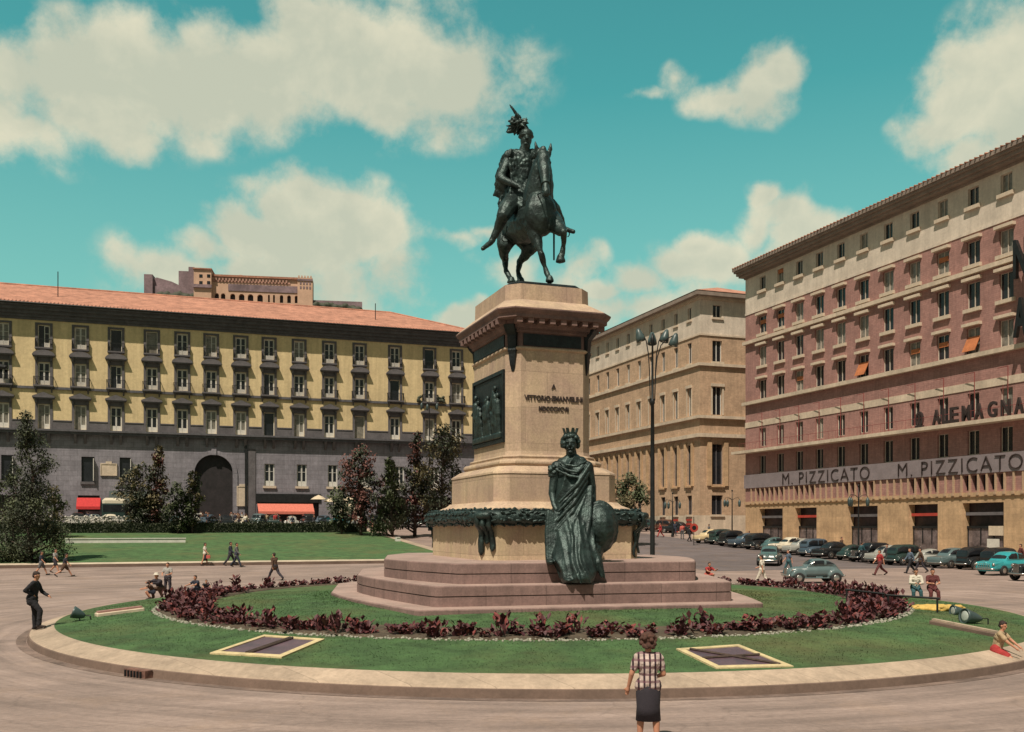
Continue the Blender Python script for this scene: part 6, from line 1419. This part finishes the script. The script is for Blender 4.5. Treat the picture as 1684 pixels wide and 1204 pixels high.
# ------------------------------------------------------------------ people
CL = {}
def cloth(key, col, **k):
    if key not in CL: CL[key] = mat('cloth ' + key, col, .9, .10, 6, .12, 60, .3, 50, **k)
    return CL[key]
COLS = dict(black=(.014, .014, .018), navy=(.025, .03, .05), grey=(.12, .12, .125), lgrey=(.33, .32, .30), white=(.62, .57, .48), red=(.36, .035, .035), maroon=(.11, .028, .028), brown=(.09, .05, .032), beige=(.42, .31, .19), teal=(.03, .09, .105), blue=(.09, .13, .18), green=(.04, .09, .06), coral=(.48, .10, .08), charcoal=(.035, .03, .04))
def person(loc, face, label, h=1.7, top='white', bottom='black', kind='trousers', sleeves='short', hair='hair', hat=None, lean=0, legs=((0, 3, 0), (0, 3, 0)), arms=((0, 8, 10, 0), (0, 8, 10, 0)), head=(0, 0), seat=None, voxel=.02, fingers=False, topmat=None, plump=1.0, group=None, bag=None, female=False, jacket=False):
    k = h / 1.75; e = empty('person', loc, rad(face), label, 'person', group)
    def A(f, a, s): f, a = rad(f), rad(a); return Vector((s * math.sin(a), math.sin(f) * math.cos(a), -math.cos(f) * math.cos(a)))
    hip = Vector((0, 0, 0)); ln = rad(lean); up = Vector((0, math.sin(ln), math.cos(ln))); fw = Vector((0, math.cos(ln), -math.sin(ln)))
    J = {}
    for i, s in enumerate((-1, 1)):        # 0 left hand of the picture when seen from behind
        f, a, kn_ = legs[i]; hj = hip + Vector((s * .095, 0, 0)); knee = hj + A(f, a, s) * .43; ank = knee + A(f - kn_, a * .6, s) * .41
        tf = max(-50, min(60, (f - kn_) * .7)); toe = ank + Vector((s * .03, .17 * math.cos(rad(tf)), .17 * math.sin(rad(tf)) - .05)); J['leg', i] = (hj, knee, ank, toe)
    if seat is None: dz = -min(min(J['leg', i][2].z - .085, J['leg', i][3].z - .03) for i in (0, 1))
    else: dz = seat / k + .10
    mv = Vector((0, 0, dz)); hip = hip + mv
    for i in (0, 1): J['leg', i] = tuple(p + mv for p in J['leg', i])
    waist = hip + up * .16; chest = hip + up * .36; neckb = hip + up * .52; hc = neckb + Vector((0, math.sin(ln) * .05 + .02, .17))
    B = MB(); T = MB(); P = MB(); S_ = MB(); Hh = MB()
    z = Vector
    def K3(p): return p * k
    def cap(m, p, r, q, r2, n=10): m.cap(K3(p), r * k, K3(q), r2 * k, n)
    pw = plump
    sw = .165 if female else .19
    torso = [(hip + z((-.06, 0, .02)), .125 * pw, hip + z((.06, 0, .02)), .125 * pw), (hip, .13 * pw, waist, (.105 if female else .125) * pw), (waist, (.11 if female else .125) * pw, chest, .135 * pw), (chest + z((-.07, 0, .02)), .115 * pw, chest + z((.07, 0, .02)), .115 * pw), (neckb + z((-sw + .04, 0, -.045)), .068, neckb + z((sw - .04, 0, -.045)), .068), (chest, .12, neckb - up * .05, .08)]
    for t in torso: cap(B, *t); cap(T, t[0], t[1] + .016, t[2], t[3] + .016)
    cap(B, neckb - up * .03, .056, hc - z((0, 0, .07)), .052)
    yaw, pit = rad(head[0]), rad(head[1]); HR = Matrix.Rotation(-yaw, 3, 'Z') @ Matrix.Rotation(pit, 3, 'X')
    def hd(m, c, r): m.ell(K3(hc + HR @ z(c)), tuple(x * k for x in r), R=HR, n=12)
    hd(B, (0, 0, .03), (.078, .095, .10)); hd(B, (0, .03, -.045), (.058, .065, .062)); hd(B, (0, .10, -.005), (.014, .022, .026)); hd(B, (0, .085, -.05), (.026, .018, .010)); hd(B, (0, .078, -.085), (.026, .024, .02))
    for s in (-1, 1): hd(B, (s * .08, 0, -.005), (.014, .022, .032)); hd(B, (s * .032, .088, .035), (.026, .012, .008))
    for i, s in enumerate((-1, 1)):
        f, a, el_, inw = arms[i]; sh = neckb + z((s * sw, 0, -.045)); d = A(f + lean * .3, a, s); elb = sh + d * .285
        d2 = A(f + el_, a * .3, s); d2 = (d2 + z((-s * math.sin(rad(inw)) * 1.2, 0, 0))).normalized(); wr = elb + d2 * .245
        cap(B, sh, .055, elb, .043); cap(B, elb, .042, wr, .028); hnd = wr + d2 * .05; cap(B, wr, .03, hnd, .036); 
        if sleeves == 'long': cap(T, sh, .074, elb, .06); cap(T, elb, .06, wr, .046)
        else: cap(T, sh, .072, sh.lerp(elb, .62), .066)
        px_ = d2.cross(Vector((0, 0, 1)) if abs(d2.z) < .9 else Vector((0, 1, 0))).normalized(); nx_ = d2.cross(px_).normalized()
        for q in range(4):
            b0 = hnd + px_ * (-.027 + .018 * q) + d2 * .02; l1 = (.038, .044, .042, .034)[q]; m1 = b0 + d2 * l1 + nx_ * .006; m2 = m1 + (d2 + nx_ * .5).normalized() * l1 * .7
            (F_ := B).cap(K3(b0), .0085 * k, K3(m1), .008 * k, 6); B.cap(K3(m1), .008 * k, K3(m2), .0065 * k, 6)
        b0 = wr + d2 * .02 - px_ * .026; m1 = b0 + (d2 * .6 - px_ * .8).normalized() * .035; B.cap(K3(b0), .011 * k, K3(m1), .009 * k, 6); B.cap(K3(m1), .009 * k, K3(m1 + d2 * .028), .007 * k, 6)
        J['hand', i] = K3(hnd)
    for i, s in enumerate((-1, 1)):
        hj, kn_, an_, to_ = J['leg', i]
        cap(B, hj, .09 * pw, kn_, .055); cap(B, kn_, .056, kn_.lerp(an_, .35), .06); cap(B, kn_.lerp(an_, .35), .06, an_, .036); cap(B, an_ - z((0, .03, .035)), .032, to_, .03)
        cap(S_, an_ - z((0, .045, .04)), .042, to_ + z((0, .01, 0)), .04); cap(S_, an_, .042, an_ - z((0, .02, .04)), .044)
        if kind == 'trousers': cap(P, hj, .108 * pw, kn_, .078); cap(P, kn_, .078, an_, .066)
        elif kind == 'shorts': cap(P, hj, .125 * pw, hj.lerp(kn_, .72), .10)
    if kind in ('trousers', 'shorts'): cap(P, hip + z((-.06, 0, .03)), .152 * pw, hip + z((.06, 0, .03)), .152 * pw); cap(P, hip, .15 * pw, waist, .135 * pw)
    if kind == 'skirt':
        n = 22; rows = []; k0, k1 = J['leg', 0][1], J['leg', 1][1]; low = (k0 + k1) / 2 - z((0, 0, .10)); sp = abs(k1.x - k0.x) / 2 + .09; sy = abs(k1.y - k0.y) / 2 + .10
        for j, (c, rx, ry) in enumerate(((waist + z((0, 0, .02)), .118 * pw, .105), (hip + z((0, 0, .04)), .165 * pw, .135 * pw), (hip - z((0, 0, .1)), .178 * pw, .15 * pw), (hip.lerp(low, .6), .168 * pw, .145), (low, sp * .96, sy * 1.15), (low + z((0, 0, .004)), sp * .9, sy * 1.08))):
            rows.append([tuple(K3(c + z((rx * math.cos(2 * math.pi * q / n) * (1 + .025 * math.sin(q * 2.6) * (j > 2)), ry * math.sin(2 * math.pi * q / n), 0)))) for q in range(n)])
        P.loft(rows)
    if jacket: cap(T, hip + z((-.06, 0, -.06)), .15, hip + z((.06, 0, -.06)), .15); cap(T, hip + z((0, 0, -.05)), .155, waist, .14)
    if sleeves != 'none' and kind == 'skirt': cap(T, waist, .135 * pw, hip + z((0, 0, .06)), .15 * pw)
    link('body', remesh(B, 'body', M_['skin'], min(voxel, .02) * k * .8, 1), e)
    tm = topmat or cloth(top, COLS[top]); bm = cloth(bottom, COLS[bottom])
    link('jacket' if jacket else 'shirt', remesh(T, 'shirt', tm, voxel * k * .8, 1, .03, .07), e)
    link(kind, remesh(P, kind, bm, voxel * k * .8, 1, .028, .08) if kind != 'skirt' else P.mesh('skirt', bm, True), e)
    link('shoes', remesh(S_, 'shoes', cloth('shoe', (.03, .02, .016)), voxel * k * .8, 1), e)
    if not hat or True:
        hd(Hh, (0, -.018, .052), (.086, .095, .096)); hd(Hh, (0, -.045, .0), (.078, .065, .075)); hd(Hh, (0, .045, .095), (.06, .05, .03))
        if hair == 'curly':
            r_ = random.Random(5)
            for _ in range(90):
                a, b_ = r_.uniform(0, 6.28), r_.uniform(-.9, 1.5); d = z((math.cos(a) * math.cos(b_), math.sin(a) * math.cos(b_), math.sin(b_)))
                if d.y > .3 and d.z < .4: continue
                hd(Hh, (d.x * .112, d.y * .115 - .02, d.z * .125 + .03), (.038, .038, .034))
        link('hair', remesh(Hh, 'hair', M_['hairb'] if hair == 'curly' else M_['hair'], max(.009, voxel * .7) * k, 1, .012, .03), e)
    if hat:
        W_ = MB(); T_m = Matrix.Translation(K3(hc)) @ HR.to_4x4(); W_.M = T_m
        W_.lathe([(.15 * k, .055 * k), (.15 * k, .065 * k), (.10 * k, .075 * k), (.095 * k, .13 * k), (.07 * k, .16 * k), (.005, .165 * k)], 18); W_.build('hat', cloth(hat, COLS[hat]), e, True)
    if bag:
        hp = J['hand', bag[0]]; W_ = MB(); W_.bevbox(hp.x - .04, hp.x + .04, hp.y - .14, hp.y + .14, hp.z - .32, hp.z - .10, .02); W_.tube([(hp.x, hp.y - .08, hp.z - .11), (hp.x, hp.y - .05, hp.z - .01), (hp.x, hp.y + .05, hp.z - .01), (hp.x, hp.y + .08, hp.z - .11)], .008, 6)
        o = W_.build('handbag', cloth(bag[1], COLS[bag[1]])); o.matrix_world = Matrix.Translation(loc) @ Matrix.Rotation(rad(face), 4, 'Z'); props(o, bag[2], 'bag')
    return e
W1, W2 = ((26, 3, 6), (-20, 3, 22)), ((-20, 3, 22), (26, 3, 6))
SW = ((-22, 6, 12, 0), (24, 6, 18, 0))
pl = mat('plaid blouse', (.50, .40, .36), .9, .08, 6, .1, 60, .2, 50, mode='plaid')
person(at(1066, 13.62), -3, 'woman seen from behind in plaid blouse and dark skirt, nearest to the camera', 1.56, topmat=pl, bottom='charcoal', kind='skirt', hair='curly', arms=((-4, 20, 24, -4), (6, 16, 62, 30)), legs=((2, 3, 2), (-3, 3, 4)), voxel=.012, female=True, plump=1.1)
p = at(50, 26.4); p = Vector((-13.15, 26.45, .24)); person(p, -82, 'man in black suit, hand on hip, standing at the left kerb of the island', 1.62, 'black', 'black', sleeves='long', jacket=True, lean=9, legs=((4, 2, 4), (38, 4, 42)), arms=((20, 10, 40, 20), (-46, 16, 96, 36)), voxel=.015, head=(0, -14))
# boys and walkers on the far kerb
person(at(68, 58), -80, 'boy in dark clothes walking by the big conifer, leftmost of the three boys', 1.5, 'navy', 'grey', 'shorts', legs=W1, arms=SW, voxel=.025)
person(at(91, 60), -95, 'boy in a pale patterned shirt, middle one of the three boys by the conifer', 1.55, 'lgrey', 'charcoal', 'shorts', legs=W2, arms=SW, voxel=.025)
person(at(106, 57), -70, 'boy in a dark shirt striding ahead of the three boys', 1.5, 'charcoal', 'brown', 'shorts', legs=((38, 3, 10), (-30, 3, 30)), arms=SW, lean=10, voxel=.025)
person(at(337, 67), -88, 'woman in cream top and dark skirt walking along the far kerb', 1.6, 'white', 'charcoal', 'skirt', legs=((12, 3, 4), (-12, 3, 10)), arms=SW, voxel=.025, female=True, bag=(1, 'coral', 'coral red handbag carried by the woman in the cream top'))
person(at(379, 67.4), -85, 'man in a dark suit walking along the far kerb, left one of two', 1.72, 'navy', 'charcoal', sleeves='long', jacket=True, legs=W1, arms=SW, voxel=.025)
person(at(389, 66.4), -88, 'man in a grey suit walking along the far kerb, right one of two', 1.72, 'grey', 'navy', sleeves='long', jacket=True, legs=W2, arms=SW, voxel=.025)
person(at(452, 54.5), 55, 'man in olive jacket and dark trousers striding across the road left of the steps', 1.68, 'brown', 'charcoal', sleeves='long', jacket=True, legs=((34, 3, 8), (-28, 3, 26)), arms=SW, voxel=.02, lean=6)
# children at the left side of the island
person(at(276, 43.5), 172, 'boy in a light grey shirt standing behind the crouching figure at the ring bed', 1.45, 'lgrey', 'charcoal', legs=((0, 4, 0), (4, 4, 4)), arms=((20, 14, 60, 30), (26, 14, 50, 30)), voxel=.02)
sq = ((100, 12, 128), (92, 14, 122))
person(at(265, 40.8), 160, 'crouching figure in dark clothes wearing a white hat at the ring bed', 1.6, 'charcoal', 'brown', legs=sq, lean=32, arms=((60, 14, 30, 20), (62, 14, 34, 20)), hat='white', sleeves='long', voxel=.02)
person(at(252, 40.5), 120, 'small dark haired child squatting left of the white hatted figure', 1.15, 'brown', 'navy', 'shorts', legs=sq, lean=25, arms=((50, 14, 30, 10), (50, 14, 30, 10)), voxel=.02)
person(at(326, 41.5), 150, 'dark haired child in navy crouching behind the left side of the ring bed', 1.35, 'navy', 'navy', legs=sq, lean=20, arms=((50, 14, 30, 10), (50, 14, 30, 10)), voxel=.02)
person(at(339, 42.5), 200, 'smaller child in black crouching right of the child in navy', 1.05, 'black', 'black', legs=sq, lean=28, arms=((50, 14, 30, 10), (50, 14, 30, 10)), voxel=.02)
# red clad child behind the right end of the steps
person(at(1163, 41), 200, 'child in red crouching beyond the right end of the monument steps', 1.25, 'red', 'coral', 'shorts', legs=sq, lean=24, arms=((50, 20, 60, 10), (50, 14, 30, 10)), voxel=.02)
person(at(1253, 49.5), 60, 'young man all in white walking away beside the ring bed', 1.66, 'white', 'white', legs=W1, arms=((-18, 8, 14, 0), (20, 8, 50, 10)), voxel=.02)
person(at(1297, 62), 100, 'person in slate blue shirt walking behind the blue grey car', 1.62, 'blue', 'teal', legs=W2, arms=SW, voxel=.025)
person(at(1447, 60.5), 100, 'man in red shirt and maroon trousers striding across the road', 1.72, 'red', 'maroon', legs=((36, 3, 10), (-28, 3, 28)), arms=SW, voxel=.02)
person(at(1497, 62.5), 95, 'man in pale blue jacket and dark trousers, left one of the strolling couple', 1.72, 'blue', 'black', sleeves='long', legs=W1, arms=SW, voxel=.025)
person(at(1514, 64), 80, 'person in brown coat, right one of the strolling couple', 1.68, 'brown', 'charcoal', sleeves='long', jacket=True, legs=W2, arms=SW, voxel=.025)
sitl = ((72, 6, 72), (68, 6, 70))
person(Vector((15.55, 37.2, .2)), 168, 'youth in white shirt and teal trousers seated on the low rail, left of a pair', 1.62, 'white', 'teal', legs=sitl, lean=12, arms=((24, 10, 62, 36), (24, 10, 66, 40)), seat=.42, sleeves='long', voxel=.018, head=(0, -12))
person(Vector((16.1, 37.0, .2)), 172, 'youth in maroon shirt and dark trousers seated on the low rail, right of a pair', 1.62, 'maroon', 'maroon', legs=sitl, lean=8, arms=((24, 10, 62, 36), (24, 10, 66, 40)), seat=.42, voxel=.018, head=(0, -8))
person(Vector((10.72, 21.36, .22)), -128, 'boy in pale shirt and red shorts sitting on the kerb at the right edge', 1.42, 'beige', 'red', 'shorts', legs=((58, 6, 66), (66, 8, 84)), lean=14, arms=((44, 4, 8, 8), (40, 4, 12, 10)), seat=.05, voxel=.016, head=(10, -14))
# distant pedestrians
far = [(1134, 104, 'black', 'black', 'figure in black beside the round traffic sign'), (1166, 112, 'grey', 'brown', 'figure in grey on the pavement before the tan building'), (1122, 108, 'coral', 'grey', 'figure with coral top crossing before the tan building'), (1086, 111, 'red', 'red', 'figure in red beside the tall lamp post'), (1232, 98, 'coral', 'brown', 'figure in coral top walking past the brick building corner'),
       (1384, 86, 'brown', 'brown', 'figure in brown behind the parked cars, left of the lamp post'), (1417, 79, 'teal', 'navy', 'figure in teal behind the parked cars, right of the lamp post'), (1459, 76, 'charcoal', 'black', 'dark figure on the pavement before the fourth pier'), (1679, 71, 'maroon', 'black', 'figure in maroon behind the turquoise sedan'), (1110, 115, 'navy', 'navy', 'figure in navy before the red louvred vents')]
index_kids()
protos = []
for top, bot, kd_, lg in (('white', 'charcoal', 'skirt', W1), ('charcoal', 'black', 'trousers', W1), ('grey', 'navy', 'trousers', W2), ('lgrey', 'grey', 'trousers', ((3, 3, 4), (-3, 3, 4)))): protos.append((top, bot, kd_, lg))
made = {}
def walker(px, Y, top, bot, label, group, i):
    key = i % 3; loc = at(px, Y); fc = random.Random(i).uniform(0, 360)
    if key not in made:
        e = person(loc, fc, label, (1.7, 1.62, 1.75)[key], top, bot, 'skirt' if key == 1 else 'trousers', 'long', legs=(W1, W2, ((4, 3, 5), (-3, 3, 3)))[key], arms=SW, voxel=.035, group=group); made[key] = e; index_kids()
    else:
        e = copy_tree(made[key]); e.location = loc; e.rotation_euler = (0, 0, rad(fc)); props(e, label, 'person', group)
        for ch in [o for o in COL.objects if o.parent == e]:
            col = top if ch.name.startswith('shirt') else bot if ch.name.startswith(('trousers', 'skirt')) else None
            if col: ch.material_slots[0].link = 'OBJECT'; ch.material_slots[0].material = cloth(col, COLS[col])
    return e
for i, (px, Y, a, b, lab) in enumerate(far): walker(px, Y, a, b, lab, 'distant pedestrians on the right', i)
rnd = random.Random(41); names = list(COLS)
spots = [(rnd.uniform(328, 418), rnd.uniform(113, 121)) for _ in range(22)] + [(rnd.uniform(120, 300), rnd.uniform(112, 119)) for _ in range(8)] + [(rnd.uniform(430, 640), rnd.uniform(112, 120)) for _ in range(10)]
combos = [(a, b) for a in ('white', 'lgrey', 'navy', 'charcoal', 'grey', 'brown', 'beige', 'red') for b in ('black', 'navy', 'grey', 'brown', 'charcoal')]; rnd.shuffle(combos)
for i, (px, Y) in enumerate(spots):
    a, b = combos[i]
    where = 'in front of the carriage arch' if i < 22 else 'between the red awning and the arch' if i < 30 else 'near the pink awning'
    tones = dict(lgrey='light grey')
    walker(px, Y, a, b, 'distant figure, %s top over %s, %s' % (tones.get(a, a), tones.get(b, b), where), 'crowd before the palace', i + 3)
